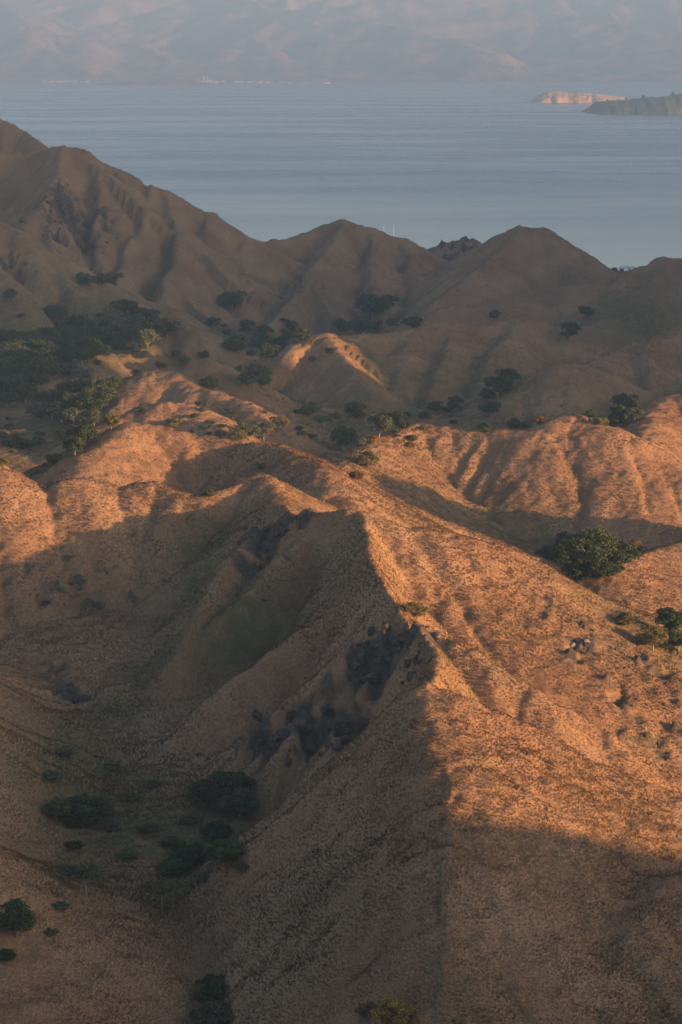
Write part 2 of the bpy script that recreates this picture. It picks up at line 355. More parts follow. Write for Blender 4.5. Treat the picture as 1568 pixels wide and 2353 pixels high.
# main terrain sheet; rows get wider apart with distance
Y0, Y1, CS = 160.0, 1740.0, 0.00118
NR = int(math.log(Y1 / Y0) / CS) + 1
NC = 340
def halfw(y): return 0.186 * y + 10.0
rows = Y0 * np.exp(np.arange(NR) * CS)
us = np.linspace(-1, 1, NC)
GY = np.repeat(rows[:, None], NC, 1); GX = us[None, :] * halfw(rows)[:, None]
ERO.append(erode(-95, 115, 195, 640, 1.1, .50, 12, 3, 2.4))
ERO.append(erode(-260, 300, 600, 1480, 3.0, 3.8, 8, 3, 14.0))
GZ, GZF = heights(GX.ravel(), GY.ravel())
GZ = GZ.reshape(NR, NC)

def sample(arr, x, y):
    x = np.asarray(x, float); y = np.asarray(y, float)
    i = np.clip(np.log(np.maximum(y, Y0) / Y0) / CS, 0, NR - 1.001)
    j = np.clip((x / halfw(y) + 1) * .5 * (NC - 1), 0, NC - 1.001)
    i0 = i.astype(int); j0 = j.astype(int); fi = i - i0; fj = j - j0
    return (arr[i0, j0] * (1 - fj) + arr[i0, j0 + 1] * fj) * (1 - fi) + (arr[i0 + 1, j0] * (1 - fj) + arr[i0 + 1, j0 + 1] * fj) * fi

def ground(x, y):
    return float(sample(GZ, x, y))

_dd = Y0 * np.exp(np.arange(0, math.log(Y1 / Y0), .0006))
def hit(px, py):
    """first point of the ground seen at this place of the photograph"""
    x = (px - CX) / FOC * _dd
    zr = CAM_H - (py - HY) / FOC * _dd
    g = sample(GZ, x, _dd)
    k = np.nonzero(g >= zr)[0]
    if len(k) == 0:
        return None
    k = k[0]
    return (float(x[k]), float(_dd[k]), float(g[k]))

GZ, GROCK, GGREEN, GFLAT = [a_.reshape(NR, NC) for a_ in detail(GX.ravel(), GY.ravel(), GZ.ravel(), GZF)]

def mesh_obj(name, verts, faces, mats, smooth=False, parent=None, attrs=None):
    me = bpy.data.meshes.new(name)
    verts = np.asarray(verts, dtype=np.float32); 
    if isinstance(faces, np.ndarray):
        n, m = faces.shape
        me.vertices.add(len(verts)); me.vertices.foreach_set('co', verts.ravel())
        me.loops.add(n * m); me.loops.foreach_set('vertex_index', faces.ravel().astype(np.int32))
        me.polygons.add(n); me.polygons.foreach_set('loop_start', np.arange(0, n * m, m, dtype=np.int32))
        me.update(calc_edges=True)
    else:
        me.from_pydata(verts.tolist(), [], faces)
    if smooth:
        me.polygons.foreach_set('use_smooth', np.ones(len(me.polygons), dtype=bool))
    for k, v in (attrs or {}).items():
        a = me.attributes.new(k, 'FLOAT', 'POINT'); a.data.foreach_set('value', np.asarray(v, np.float32).ravel())
    for m_ in (mats if isinstance(mats, (list, tuple)) else [mats]):
        me.materials.append(m_)
    me.update()
    o = bpy.data.objects.new(name, me)
    COL.objects.link(o)
    if parent is not None:
        o.parent = parent
    return o

def grid_faces(nr, nc):
    i = np.arange(nr - 1)[:, None] * nc + np.arange(nc - 1)[None, :]
    i = i.ravel()
    return np.stack([i, i + 1, i + nc + 1, i + nc], 1)

def tag(o, label=None, cat=None, group=None, kind=None):
    if label: o['label'] = label
    if cat: o['category'] = cat
    if group: o['group'] = group
    if kind: o['kind'] = kind
    return o

def empty(name, loc, rz=0, sc=1.0):
    o = bpy.data.objects.new(name, None); COL.objects.link(o)
    o.location = loc; o.rotation_euler = (0, 0, rz); o.scale = (sc, sc, sc) if not hasattr(sc, '__len__') else sc
    return o

# ------------------------------------------------------------------ materials
def new_mat(name):
    m = bpy.data.materials.new(name); m.use_nodes = True
    nt = m.node_tree; nt.nodes.clear()
    out = nt.nodes.new('ShaderNodeOutputMaterial')
    return m, nt, out

def N(nt, t, **kw):
    n = nt.nodes.new(t)
    for k, v in kw.items():
        if k in n.inputs.keys(): n.inputs[k].default_value = v
        else: setattr(n, k, v)
    return n

def noise(nt, vec, scale, detail=4, rough=.55):
    n = N(nt, 'ShaderNodeTexNoise'); n.inputs['Scale'].default_value = scale; n.inputs['Detail'].default_value = detail; n.inputs['Roughness'].default_value = rough
    if vec is not None: nt.links.new(vec, n.inputs['Vector'])
    return n.outputs['Fac']

def ramp(nt, fac, stops):
    r = N(nt, 'ShaderNodeValToRGB'); e = r.color_ramp.elements
    e[0].position, e[0].color = stops[0][0], (*stops[0][1], 1)
    e[1].position, e[1].color = stops[-1][0], (*stops[-1][1], 1)
    for p, c in stops[1:-1]:
        x = e.new(p); x.color = (*c, 1)
    nt.links.new(fac, r.inputs[0]); return r.outputs[0]

def mix(nt, a, b, fac, mode='MIX'):
    m = N(nt, 'ShaderNodeMix', data_type='RGBA', blend_type=mode)
    for sock, v in ((m.inputs[6], a), (m.inputs[7], b), (m.inputs[0], fac)):
        if isinstance(v, bpy.types.NodeSocket): nt.links.new(v, sock)
        elif hasattr(v, '__len__'): sock.default_value = (*v, 1)
        else: sock.default_value = v
    return m.outputs[2]

def math_n(nt, op, a, b=0.0):
    m = N(nt, 'ShaderNodeMath', operation=op)
    for s, v in ((m.inputs[0], a), (m.inputs[1], b)):
        if isinstance(v, bpy.types.NodeSocket): nt.links.new(v, s)
        else: s.default_value = v
    return m.outputs[0]

def terrain_material():
    m, nt, out = new_mat('dry_grass_ground')
    geo = N(nt, 'ShaderNodeNewGeometry'); pos = geo.outputs['Position']
    base = ramp(nt, noise(nt, pos, .06, 5), [(.3, (.19, .102, .062)), (.5, (.26, .143, .084)), (.72, (.32, .19, .115))])
    fine = ramp(nt, noise(nt, pos, 1.6, 5, .65), [(.3, (.80, .78, .76)), (.7, (1.16, 1.15, 1.10))])
    c = mix(nt, base, fine, 1.0, 'MULTIPLY')
    ag = N(nt, 'ShaderNodeAttribute', attribute_name='green').outputs['Fac']
    gn = math_n(nt, 'MULTIPLY', ag, ramp(nt, noise(nt, pos, .5, 4), [(.3, (.4,) * 3), (.6, (1.1,) * 3)]))
    c = mix(nt, c, (.070, .078, .034), math_n(nt, 'MINIMUM', gn, .85))
    ar = N(nt, 'ShaderNodeAttribute', attribute_name='rock').outputs['Fac']
    rc = ramp(nt, noise(nt, pos, .9, 6, .7), [(.3, (.030, .026, .022)), (.55, (.070, .058, .047)), (.75, (.15, .12, .09))])
    c = mix(nt, c, rc, ar)
    b = N(nt, 'ShaderNodeBsdfPrincipled', Roughness=.95)
    b.inputs['Specular IOR Level'].default_value = .1
    nt.links.new(c, b.inputs['Base Color'])
    bm = N(nt, 'ShaderNodeBump', Strength=.6, Distance=.25)
    nt.links.new(noise(nt, pos, 2.2, 5, .65), bm.inputs['Height'])
    nt.links.new(bm.outputs[0], b.inputs['Normal'])
    nt.links.new(b.outputs[0], out.inputs[0])
    return m
M_TERR = terrain_material()

def grass_material():
    m, nt, out = new_mat('dry_grass_blades')
    t = N(nt, 'ShaderNodeAttribute', attribute_name='tint', attribute_type='INSTANCER').outputs['Fac']
    g = N(nt, 'ShaderNodeAttribute', attribute_name='greenness', attribute_type='INSTANCER').outputs['Fac']
    c = ramp(nt, t, [(0, (.19, .096, .048)), (.35, (.31, .172, .084)), (.7, (.41, .246, .122)), (1, (.50, .345, .18))])
    c = mix(nt, c, (.085, .10, .036), g)
    d = N(nt, 'ShaderNodeBsdfDiffuse'); tr = N(nt, 'ShaderNodeBsdfDiffuse')
    nt.links.new(c, d.inputs[0]); nt.links.new(c, tr.inputs[0])
    sn = N(nt, 'ShaderNodeAttribute', attribute_name='slope_normal', attribute_type='INSTANCER').outputs['Vector']
    nt.links.new(sn, d.inputs['Normal'])
    mx = N(nt, 'ShaderNodeMixShader'); mx.inputs[0].default_value = .22
    nt.links.new(d.outputs[0], mx.inputs[1]); nt.links.new(tr.outputs[0], mx.inputs[2])
    nt.links.new(mx.outputs[0], out.inputs[0])
    return m
M_GRASS = grass_material()

def foliage_material(name, dark, light):
    m, nt, out = new_mat(name)
    oi = N(nt, 'ShaderNodeObjectInfo')
    geo = N(nt, 'ShaderNodeNewGeometry')
    n1 = noise(nt, geo.outputs['Position'], .9, 3)
    c = ramp(nt, n1, [(.32, dark), (.68, light)])
    v = ramp(nt, oi.outputs['Random'], [(0, (.72, .74, .80)), (1, (1.28, 1.2, .95))])
    c = mix(nt, c, v, 1.0, 'MULTIPLY')
    d = N(nt, 'ShaderNodeBsdfPrincipled', Roughness=.7); d.inputs['Specular IOR Level'].default_value = .25
    tr = N(nt, 'ShaderNodeBsdfTranslucent')
    nt.links.new(c, d.inputs[0]); nt.links.new(c, tr.inputs[0])
    mx = N(nt, 'ShaderNodeMixShader'); mx.inputs[0].default_value = .3
    nt.links.new(d.outputs[0], mx.inputs[1]); nt.links.new(tr.outputs[0], mx.inputs[2])
    nt.links.new(mx.outputs[0], out.inputs[0])
    return m
M_LEAF = {'dark': foliage_material('dark_leaves', (.027, .044, .017), (.064, .088, .032)),
          'olive': foliage_material('olive_leaves', (.085, .080, .026), (.17, .15, .05)),
          'green': foliage_material('fresh_green_leaves', (.038, .058, .022), (.080, .105, .042)),
          'grey': foliage_material('grey_green_leaves', (.068, .078, .045), (.13, .135, .078)),
          'gold': foliage_material('sun_painted_leaves', (.22, .13, .035), (.40, .27, .07)),  # sunlight on the bottom-edge bush, painted into its leaf colour
          'rust': foliage_material('rusty_leaves', (.15, .075, .035), (.24, .15, .06))}

def plain(name, col, rough=.8, var=.25, scale=1.5, spec=.2):
    m, nt, out = new_mat(name)
    tc = N(nt, 'ShaderNodeTexCoord')
    f = noise(nt, tc.outputs['Object'], scale, 5, .6)
    c = ramp(nt, f, [(.3, tuple(x * (1 - var) for x in col)), (.7, tuple(x * (1 + var) for x in col))])
    b = N(nt, 'ShaderNodeBsdfPrincipled', Roughness=rough); b.inputs['Specular IOR Level'].default_value = spec
    nt.links.new(c, b.inputs['Base Color']); nt.links.new(b.outputs[0], out.inputs[0])
    return m
M_BARK = plain('pale_bark', (.24, .21, .17))
M_WHITE = plain('white_paint', (.46, .43, .39), .5, .05)
M_ROOF = plain('grey_roof_sheet', (.42, .44, .46), .5, .15)
M_RUSTROOF = plain('rusty_roof_sheet', (.38, .24, .17), .6, .2)
M_WOOD = plain('weathered_timber', (.20, .15, .11), .8, .25, 4)
M_DARK = plain('dark_opening', (.03, .03, .035), .6, .1)
M_METAL = plain('white_mast_metal', (.55, .55, .55), .35, .03)
M_HULL = plain('painted_hull', (.75, .73, .70), .45, .08)

def rock_material():
    m, nt, out = new_mat('dark_volcanic_rock')
    geo = N(nt, 'ShaderNodeNewGeometry'); pos = geo.outputs['Position']
    c = ramp(nt, noise(nt, pos, .8, 7, .7), [(.3, (.024, .020, .016)), (.5, (.055, .044, .034)), (.72, (.15, .115, .082))])
    li = ramp(nt, noise(nt, pos, 3.5, 4, .6), [(.55, (0,) * 3), (.68, (1,) * 3)])
    c = mix(nt, c, (.20, .18, .15), math_n(nt, 'MULTIPLY', li, .35))
    b = N(nt, 'ShaderNodeBsdfPrincipled', Roughness=.9); b.inputs['Specular IOR Level'].default_value = .25
    nt.links.new(c, b.inputs['Base Color'])
    bm = N(nt, 'ShaderNodeBump', Strength=.8, Distance=.2); nt.links.new(noise(nt, pos, 3, 6, .7), bm.inputs['Height'])
    nt.links.new(bm.outputs[0], b.inputs['Normal']); nt.links.new(b.outputs[0], out.inputs[0])
    return m
M_ROCK = rock_material()
M_PALEROCK = plain('pale_weathered_rock', (.21, .175, .145), .9, .35, 2.0)

def sea_material():
    m, nt, out = new_mat('sea_water')
    geo = N(nt, 'ShaderNodeNewGeometry'); pos = geo.outputs['Position']
    mp = N(nt, 'ShaderNodeMapping'); mp.inputs['Scale'].default_value = (.0013, .0036, 1); nt.links.new(pos, mp.inputs[0])
    calm = ramp(nt, noise(nt, mp.outputs[0], 1.0, 10, .68), [(.34, (0,) * 3), (.68, (1,) * 3)])
    b = N(nt, 'ShaderNodeBsdfPrincipled', IOR=1.333)
    b.inputs['Base Color'].default_value = (.050, .070, .125, 1)
    b.inputs['Specular IOR Level'].default_value = .5
    sx = N(nt, 'ShaderNodeSeparateXYZ'); nt.links.new(pos, sx.inputs[0])
    lee = N(nt, 'ShaderNodeMapRange'); nt.links.new(sx.outputs[1], lee.inputs[0]); lee.inputs[1].default_value = 1700; lee.inputs[2].default_value = 2900
    wind = math_n(nt, 'MULTIPLY', lee.outputs[0], math_n(nt, 'ADD', math_n(nt, 'MULTIPLY', calm, .75), .45))
    wind = math_n(nt, 'ADD', wind, math_n(nt, 'MULTIPLY', calm, .12))
    rr = N(nt, 'ShaderNodeMapRange'); nt.links.new(wind, rr.inputs[0]); rr.inputs[3].default_value = .04; rr.inputs[4].default_value = .30
    nt.links.new(rr.outputs[0], b.inputs['Roughness'])
    mp2 = N(nt, 'ShaderNodeMapping'); mp2.inputs['Scale'].default_value = (.05, .11, 1); nt.links.new(pos, mp2.inputs[0])
    bm = N(nt, 'ShaderNodeBump', Distance=2.2)
    bs = N(nt, 'ShaderNodeMapRange'); nt.links.new(wind, bs.inputs[0]); bs.inputs[3].default_value = .03; bs.inputs[4].default_value = .75
    nt.links.new(bs.outputs[0], bm.inputs['Strength'])
    nt.links.new(noise(nt, mp2.outputs[0], 1.0, 6, .6), bm.inputs['Height'])
    nt.links.new(bm.outputs[0], b.inputs['Normal'])
    nt.links.new(b.outputs[0], out.inputs[0])
    return m
M_SEA = sea_material()

def mountain_material():
    m, nt, out = new_mat('far_mountain_slopes')
    geo = N(nt, 'ShaderNodeNewGeometry'); pos = geo.outputs['Position']
    c = ramp(nt, noise(nt, pos, .004, 8, .65), [(.36, (.055, .052, .044)), (.5, (.15, .088, .072)), (.66, (.24, .14, .115))])
    b = N(nt, 'ShaderNodeBsdfPrincipled', Roughness=1.0); b.inputs['Specular IOR Level'].default_value = 0
    nt.links.new(c, b.inputs['Base Color'])
    bm = N(nt, 'ShaderNodeBump', Strength=1.0, Distance=20); nt.links.new(noise(nt, pos, .012, 6, .65), bm.inputs['Height'])
    nt.links.new(bm.outputs[0], b.inputs['Normal']); nt.links.new(b.outputs[0], out.inputs[0])
    return m
M_MOUNT = mountain_material()
M_WOODED = plain('wooded_slope', (.055, .065, .035), .95, .4, .06, .05)
M_CLIFF = plain('pale_sea_cliff', (.46, .27, .155), .9, .3, .05)

# ------------------------------------------------------------------ ground
terrain = mesh_obj('hills', np.stack([GX.ravel(), GY.ravel(), GZ.ravel()], 1), grid_faces(NR, NC), M_TERR, True,
                   attrs={'rock': GROCK, 'green': GGREEN})
tag(terrain, 'steep grassy ridges and valleys of a dry island', kind='structure')

ox = np.arange(-600, 960.1, 5.0); oy = np.arange(-280, 1768, 5.0)
OX, OY = np.meshgrid(ox, oy)
OZ, OZF = heights(OX.ravel(), OY.ravel())
OZ, ORK, OGR, _ = detail(OX.ravel(), OY.ravel(), OZ, OZF)
F = grid_faces(len(oy), len(ox))
fx = OX.ravel()[F]; fy = OY.ravel()[F]
inside = ((np.abs(fx) < halfw(fy) - 1) & (fy > Y0 + 1) & (fy < Y1 - 2)).all(1)
outer = mesh_obj('outer_hills', np.stack([OX.ravel(), OY.ravel(), OZ], 1), F[~inside], M_TERR, True, attrs={'rock': ORK, 'green': OGR})
tag(outer, 'rest of the dry grassy island around the valley, with unseen ridges added to cast shade', kind='structure')

sea = mesh_obj('sea', [(-6800, 1000, 0), (6800, 1000, 0), (6800, 16800, 0), (-6800, 16800, 0)], [(0, 1, 2, 3)], M_SEA)
tag(sea, 'calm blue sea strait beyond the island', kind='structure')

# ------------------------------------------------------------------ far mountains across the strait
def mountain_sheet():
    nx, ny = 620, 240
    x = np.linspace(-5200, 5200, nx); y = np.linspace(11800, 16400, ny)
    X, Y = np.meshgrid(x, y)
    shore = 12040 + fbm(X, X * 0 + 3, 900, 4, 301) * 90
    Xw = X + 260 * fbm(X, Y, 1300, 4, 311); Yw = Y + 260 * fbm(X, Y, 1300, 4, 315)
    z = np.clip((Y - shore) / 3000.0, -.02, 1.2) * 260 - 1
    ms = [([(-2600, 15200, 520), (-700, 14700, 500), (400, 14600, 470), (1800, 15300, 520), (4000, 15400, 520)], .34, 480),
          ([(-700, 14700, 500), (-260, 13900, 400), (300, 13200, 300), (640, 12600, 160), (860, 12080, 8)], .42, 240),
          ([(-260, 13900, 400), (-420, 13300, 250), (-380, 12700, 110), (-300, 12200, 20)], .42, 240),
          ([(-2600, 15200, 520), (-1900, 14000, 430), (-1600, 13200, 300), (-1480, 12500, 130), (-1400, 12080, 10)], .42, 240),
          ([(-2600, 15200, 520), (-2800, 13600, 380), (-2500, 12400, 120)], .42, 240),
          ([(-1900, 14000, 430), (-1150, 13500, 220), (-900, 12900, 90)], .40, 220),
          ([(400, 14600, 470), (1300, 14000, 360), (1900, 13300, 230), (2300, 12600, 90)], .40, 260),
          ([(1800, 15300, 520), (2900, 14200, 380), (3200, 12900, 120)], .40, 260)]
    for q, sl, lam in ms:
        q = np.array(q, float); best = np.full(X.shape, -1e9); bs = np.zeros(X.shape); bd = np.zeros(X.shape); s0 = 0.
        for a, b in zip(q[:-1], q[1:]):
            ab = b[:2] - a[:2]; L2 = ab @ ab
            t = np.clip(((Xw - a[0]) * ab[0] + (Yw - a[1]) * ab[1]) / L2, 0, 1)
            dd = np.hypot(Xw - a[0] - t * ab[0], Yw - a[1] - t * ab[1])
            zz = a[2] + t * (b[2] - a[2]) - sl * dd
            g = zz > best
            best = np.where(g, zz, best); bs = np.where(g, s0 + t * L2 ** .5, bs); bd = np.where(g, dd, bd); s0 += L2 ** .5
        g = fbm(bs + .3 * bd, bd * .25, lam, 4, 361, .55, True)
        z = smax(best + g * .30 * lam * sstep(0, lam * .8, bd), z, 14)
    z += np.where(z > 3, fbm(X, Y, 240, 4, 351, .6, True) * 26, 0)
    z = np.where(Y < shore, -0.9, z)
    z = np.clip(z, -0.9, 530)
    return mesh_obj('far_mountains', np.stack([X.ravel(), Y.ravel(), z.ravel()], 1), grid_faces(ny, nx), M_MOUNT, True), (x, y, z)
mount, MG = mountain_sheet()
tag(mount, 'hazy mountain coast across the strait', kind='structure')

# ------------------------------------------------------------------ haze
def haze():
    m, nt, out = new_mat('haze_air')
    v = N(nt, 'ShaderNodeVolumePrincipled')
    v.inputs['Color'].default_value = HAZE_COLOR
    v.inputs['Density'].default_value = HAZE_DENSITY
    v.inputs['Anisotropy'].default_value = 0.0
    nt.links.new(v.outputs[0], out.inputs['Volume'])
    x0, x1, y0, y1, z0, z1 = -7000, 7000, -1500, 17000, -2.0, 545
    vv = [(x, y, z) for z in (z0, z1) for y in (y0, y1) for x in (x0, x1)]
    ff = [(0, 2, 3, 1), (4, 5, 7, 6), (0, 1, 5, 4), (2, 6, 7, 3), (0, 4, 6, 2), (1, 3, 7, 5)]
    o = mesh_obj('haze', vv, ff, m)
    tag(o, 'pale blue morning haze over the strait', 'haze', kind='stuff')
haze()

# ------------------------------------------------------------------ dry grass
def tuft_mesh(name, seed, blades=11, h=1.0, spread=.42, w=.055):
    r = random.Random(seed); v = []; f = []
    for i in range(blades):
        a = r.uniform(0, 2 * math.pi); rad = r.uniform(0, .22)
        bx, by = rad * math.cos(a), rad * math.sin(a)
        a2 = a + r.uniform(-.7, .7); lean = r.uniform(.15, 1.0) * spread; hh = h * r.uniform(.55, 1.0)
        dx, dy = math.cos(a2), math.sin(a2); t = r.uniform(0, math.pi); wx, wy = math.cos(t) * w, math.sin(t) * w
        n = len(v)
        v += [(bx - wx, by - wy, -.08), (bx + wx, by + wy, -.08),
              (bx + dx * lean * .4 - wx * .8, by + dy * lean * .4 - wy * .8, hh * .6), (bx + dx * lean * .4 + wx * .8, by + dy * lean * .4 + wy * .8, hh * .6),
              (bx + dx * lean, by + dy * lean, hh)]
        f += [(n, n + 1, n + 3, n + 2), (n + 2, n + 3, n + 4)]
    me = bpy.data.meshes.new(name); me.from_pydata(v, [], f); me.materials.append(M_GRASS); me.update()
    return bpy.data.objects.new(name, me)        # never linked: only the shape the grass repeats

def grass():
    i, j = np.meshgrid(np.arange(NR - 1), np.arange(NC - 1), indexing='ij')
    # keep what can be seen from about the viewpoint
    dep = (CAM_H - (GZ + 1.6)) / GY
    hor = np.minimum.accumulate((CAM_H - GZ) / GY, axis=0)
    vis = dep <= hor + 1e-9
    vis &= (GZ > 1.0) & ((GY < 700) | (RNG.random(GY.shape) < .6)) & (np.abs(GX) < .158 * GY + 4) & ((CAM_H - GZ) / GY < .45)
    keep = vis[:-1, :-1].ravel()
    i = i.ravel()[keep]; j = j.ravel()[keep]
    n = len(i)
    fi = i + RNG.random(n); fj = j + RNG.random(n)
    y = Y0 * np.exp(fi * CS); x = (fj / (NC - 1) * 2 - 1) * halfw(y)
    z = sample(GZ, x, y); rk = sample(GROCK, x, y); gr = sample(GGREEN, x, y)
    ok = RNG.random(n) > rk * 1.15
    x, y, z, gr = x[ok], y[ok], z[ok], gr[ok]; n = len(x)
    sc = .27 * (y / 300) ** .55 * (0.66 + .68 * vnoise(x / 1.3, y / 1.3, 203)) * (0.75 + .5 * RNG.random(n))
    sc *= 1 + .25 * fbm(x, y, 14, 2, 207)
    tint = np.clip(.45 + .60 * fbm(x, y, 22, 3, 211) + .26 * fbm(x, y, 3, 2, 221) + .22 * fbm(x, y, 1.1, 1, 223) + .10 * RNG.standard_normal(n), 0, 1)
    grn = np.clip(gr * (.55 + .8 * fbm(x, y, 5, 2, 231)) + .10 * fbm(x, y, 30, 2, 241) + .22 * sstep(560, 950, y), 0, .9)
    me = bpy.data.meshes.new('dry_grass')
    me.vertices.add(n); me.vertices.foreach_set('co', np.stack([x, y, z], 1).astype(np.float32).ravel())
    def att(k, v):
        a = me.attributes.new(k, 'FLOAT', 'POINT'); a.data.foreach_set('value', v.astype(np.float32))
    ggy, ggx = np.gradient(GZ)
    dxw = np.gradient(GX, axis=1); dyw = np.gradient(GY, axis=0)
    gxs = ggx / dxw; gys = ggy / dyw
    nx = -sample(gxs, x, y); ny = -sample(gys, x, y)
    nv = np.stack([nx, ny, np.ones(n)], 1); nv /= np.linalg.norm(nv, axis=1)[:, None]
    av = me.attributes.new('slope_normal', 'FLOAT_VECTOR', 'POINT'); av.data.foreach_set('vector', nv.astype(np.float32).ravel())
    att('size', sc); att('turn', RNG.random(n) * 6.283); att('tint', tint); att('greenness', grn)
    ai = me.attributes.new('variant', 'INT', 'POINT'); ai.data.foreach_set('value', RNG.integers(0, 4, n).astype(np.int32))
    me.update()
    o = bpy.data.objects.new('dry_grass', me); COL.objects.link(o)
    tag(o, 'dry golden brown grass tussocks covering the slopes', 'grass', kind='stuff')
    ng = bpy.data.node_groups.new('grass_scatter', 'GeometryNodeTree')
    ng.interface.new_socket('Geometry', in_out='INPUT', socket_type='NodeSocketGeometry')
    ng.interface.new_socket('Geometry', in_out='OUTPUT', socket_type='NodeSocketGeometry')
    gi = ng.nodes.new('NodeGroupInput'); go = ng.nodes.new('NodeGroupOutput')
    jn = ng.nodes.new('GeometryNodeJoinGeometry')
    for k in range(4):
        oi = ng.nodes.new('GeometryNodeObjectInfo'); oi.inputs['Object'].default_value = tuft_mesh('grass_tuft', 500 + k, w=.05 + .012 * k, spread=.35 + .1 * k)
        oi.inputs['As Instance'].default_value = True
        ng.links.new(oi.outputs['Geometry'], jn.inputs[0])
    ip = ng.nodes.new('GeometryNodeInstanceOnPoints'); ip.inputs['Pick Instance'].default_value = True
    def na(k, t='FLOAT'):
        a = ng.nodes.new('GeometryNodeInputNamedAttribute'); a.data_type = t; a.inputs['Name'].default_value = k
        return a.outputs['Attribute']
    cx = ng.nodes.new('ShaderNodeCombineXYZ'); ng.links.new(na('turn'), cx.inputs[2])
    ng.links.new(gi.outputs[0], ip.inputs['Points']); ng.links.new(jn.outputs[0], ip.inputs['Instance'])
    ng.links.new(na('variant', 'INT'), ip.inputs['Instance Index'])
    ng.links.new(cx.outputs[0], ip.inputs['Rotation']); ng.links.new(na('size'), ip.inputs['Scale'])
    ng.links.new(ip.outputs[0], go.inputs[0])
    md = o.modifiers.new('scatter', 'NODES'); md.node_group = ng
    print('grass tufts', n)
grass()

# ------------------------------------------------------------------ trees and bushes
def crown_mesh(name, seed, shape, leaf, leaves=2200, clumps=16):
    """crown of width 1 standing on z = 0, as many small leaf faces gathered in clumps"""
    r = np.random.default_rng(seed)
    if shape == 'umbrella': rx, rz, zc = .5, .15, .60
    elif shape == 'shrub': rx, rz, zc = .5, .26, .24
    elif shape == 'tall': rx, rz, zc = .40, .42, .60
    else: rx, rz, zc = .5, .34, .46
    V = []; 
    cc = []
    for i in range(clumps):
        while True:
            p = r.uniform(-1, 1, 3)
            if p @ p < 1 and (p @ p > .18): break
        p = p * np.array([rx * .74, rx * .74, rz * .72]); p[2] += zc
        cc.append((p, r.uniform(.13, .24) * (17 / clumps) ** .45 * (1.0 if shape != 'umbrella' else .8)))
    per = leaves // clumps
    C = []; S = []
    for p, rad in cc:
        d = r.standard_normal((per, 3)); d /= np.linalg.norm(d, axis=1)[:, None]
        d[:, 2] = np.where(d[:, 2] < -.35, -d[:, 2], d[:, 2])
        rr = rad * (0.55 + .5 * r.random(per)) 
        q = p + d * rr[:, None] * np.array([1, 1, .72])
        C.append(q); S.append(d)
    C = np.concatenate(C); D = np.concatenate(S); n = len(C)
    a = np.cross(D + r.normal(0, .6, (n, 3)), r.standard_normal((n, 3))); a /= np.linalg.norm(a, axis=1)[:, None]
    b = np.cross(D + r.normal(0, .6, (n, 3)), a); b /= np.linalg.norm(b, axis=1)[:, None]
    sz = ((.020 + .016 * r.random(n)) * (.62 if leaves > 4000 else 1.0))[:, None]
    q = np.stack([C - a * sz * 1.3, C - b * sz * .7, C + a * sz * 1.3, C + b * sz * .7], 1).reshape(-1, 3)
    q[:, 2] = np.maximum(q[:, 2], .005)
    me = bpy.data.meshes.new(name)
    F = np.arange(4 * n).reshape(n, 4)
    me.vertices.add(4 * n); me.vertices.foreach_set('co', q.astype(np.float32).ravel())
    me.loops.add(4 * n); me.loops.foreach_set('vertex_index', F.ravel().astype(np.int32))
    me.polygons.add(n); me.polygons.foreach_set('loop_start', np.arange(0, 4 * n, 4, dtype=np.int32)); me.update(calc_edges=True)
    me.materials.append(M_LEAF[leaf])
    return me, cc

def trunk_mesh(name, seed, cc, shape):
    r = random.Random(seed); v = []; f = []
    def tube(a, b, ra, rb, n=6):
        a = Vector(a); b = Vector(b); d = (b - a).normalized(); u = d.orthogonal().normalized(); w = d.cross(u); k = len(v)
        for c, rad in ((a, ra), (b, rb)):
            for i in range(n):
                t = 2 * math.pi * i / n; v.append(tuple(c + u * rad * math.cos(t) + w * rad * math.sin(t)))
        for i in range(n):
            f.append((k + i, k + (i + 1) % n, k + n + (i + 1) % n, k + n + i))
    top = {'umbrella': .36, 'shrub': .10, 'tall': .34}.get(shape, .20)
    fork = Vector((r.uniform(-.04, .04), r.uniform(-.04, .04), top))
    tube((0, 0, -.08), fork, .030, .022)
    for p, rad in cc[:9]:
        m = fork.lerp(Vector(p), .5) + Vector((r.uniform(-.03, .03), r.uniform(-.03, .03), .02))
        tube(fork, m, .015, .010, 5); tube(m, Vector(p), .010, .004, 5)
    me = bpy.data.meshes.new(name); me.from_pydata([tuple(x) for x in v], [], f); me.materials.append(M_BARK); me.update()
    return me

_tree_cache = {}
def tree_parts(shape, leaf, var, fine):
    key = (shape, leaf, var, fine)
    if key not in _tree_cache:
        sd = abs(hash((shape, var))) % 1000 if False else {'round': 10, 'umbrella': 30, 'shrub': 50, 'tall': 70}[shape] + var
        cm, cc = crown_mesh('crown', sd, shape, leaf, (4600 if shape == 'umbrella' else 7500) if fine else 2400, 38 if fine else 17)
        _tree_cache[key] = (cm, trunk_mesh('trunk', sd, cc, shape))
    return _tree_cache[key]

_tcount = 0
def plant(px, py, w, shape, leaf, label, name='tree', group=None, cat=None, hs=1.0):
    """px, py: middle of the crown in the photograph, w: its width there"""
    global _tcount
    _tcount += 1
    zc = {'umbrella': .55, 'shrub': .24, 'tall': .58}.get(shape, .44) * hs
    p = hit(px, py + w * zc)
    if p is None:
        print('no ground for', px, py); return None
    sc = w / FOC * p[1] * random.uniform(.96, 1.06)
    cm, tm = tree_parts(shape, leaf, _tcount % 4, p[1] < 480)
    root = empty(name, (p[0], p[1], p[2] - .05 * sc), random.uniform(0, 6.28), (sc, sc, sc * hs))
    tag(root, label, cat or ('bush' if shape == 'shrub' else 'tree'), group)
    for nm, me in (('crown', cm), ('trunk', tm)):
        o = bpy.data.objects.new(nm, me); COL.objects.link(o); o.parent = root
    return root

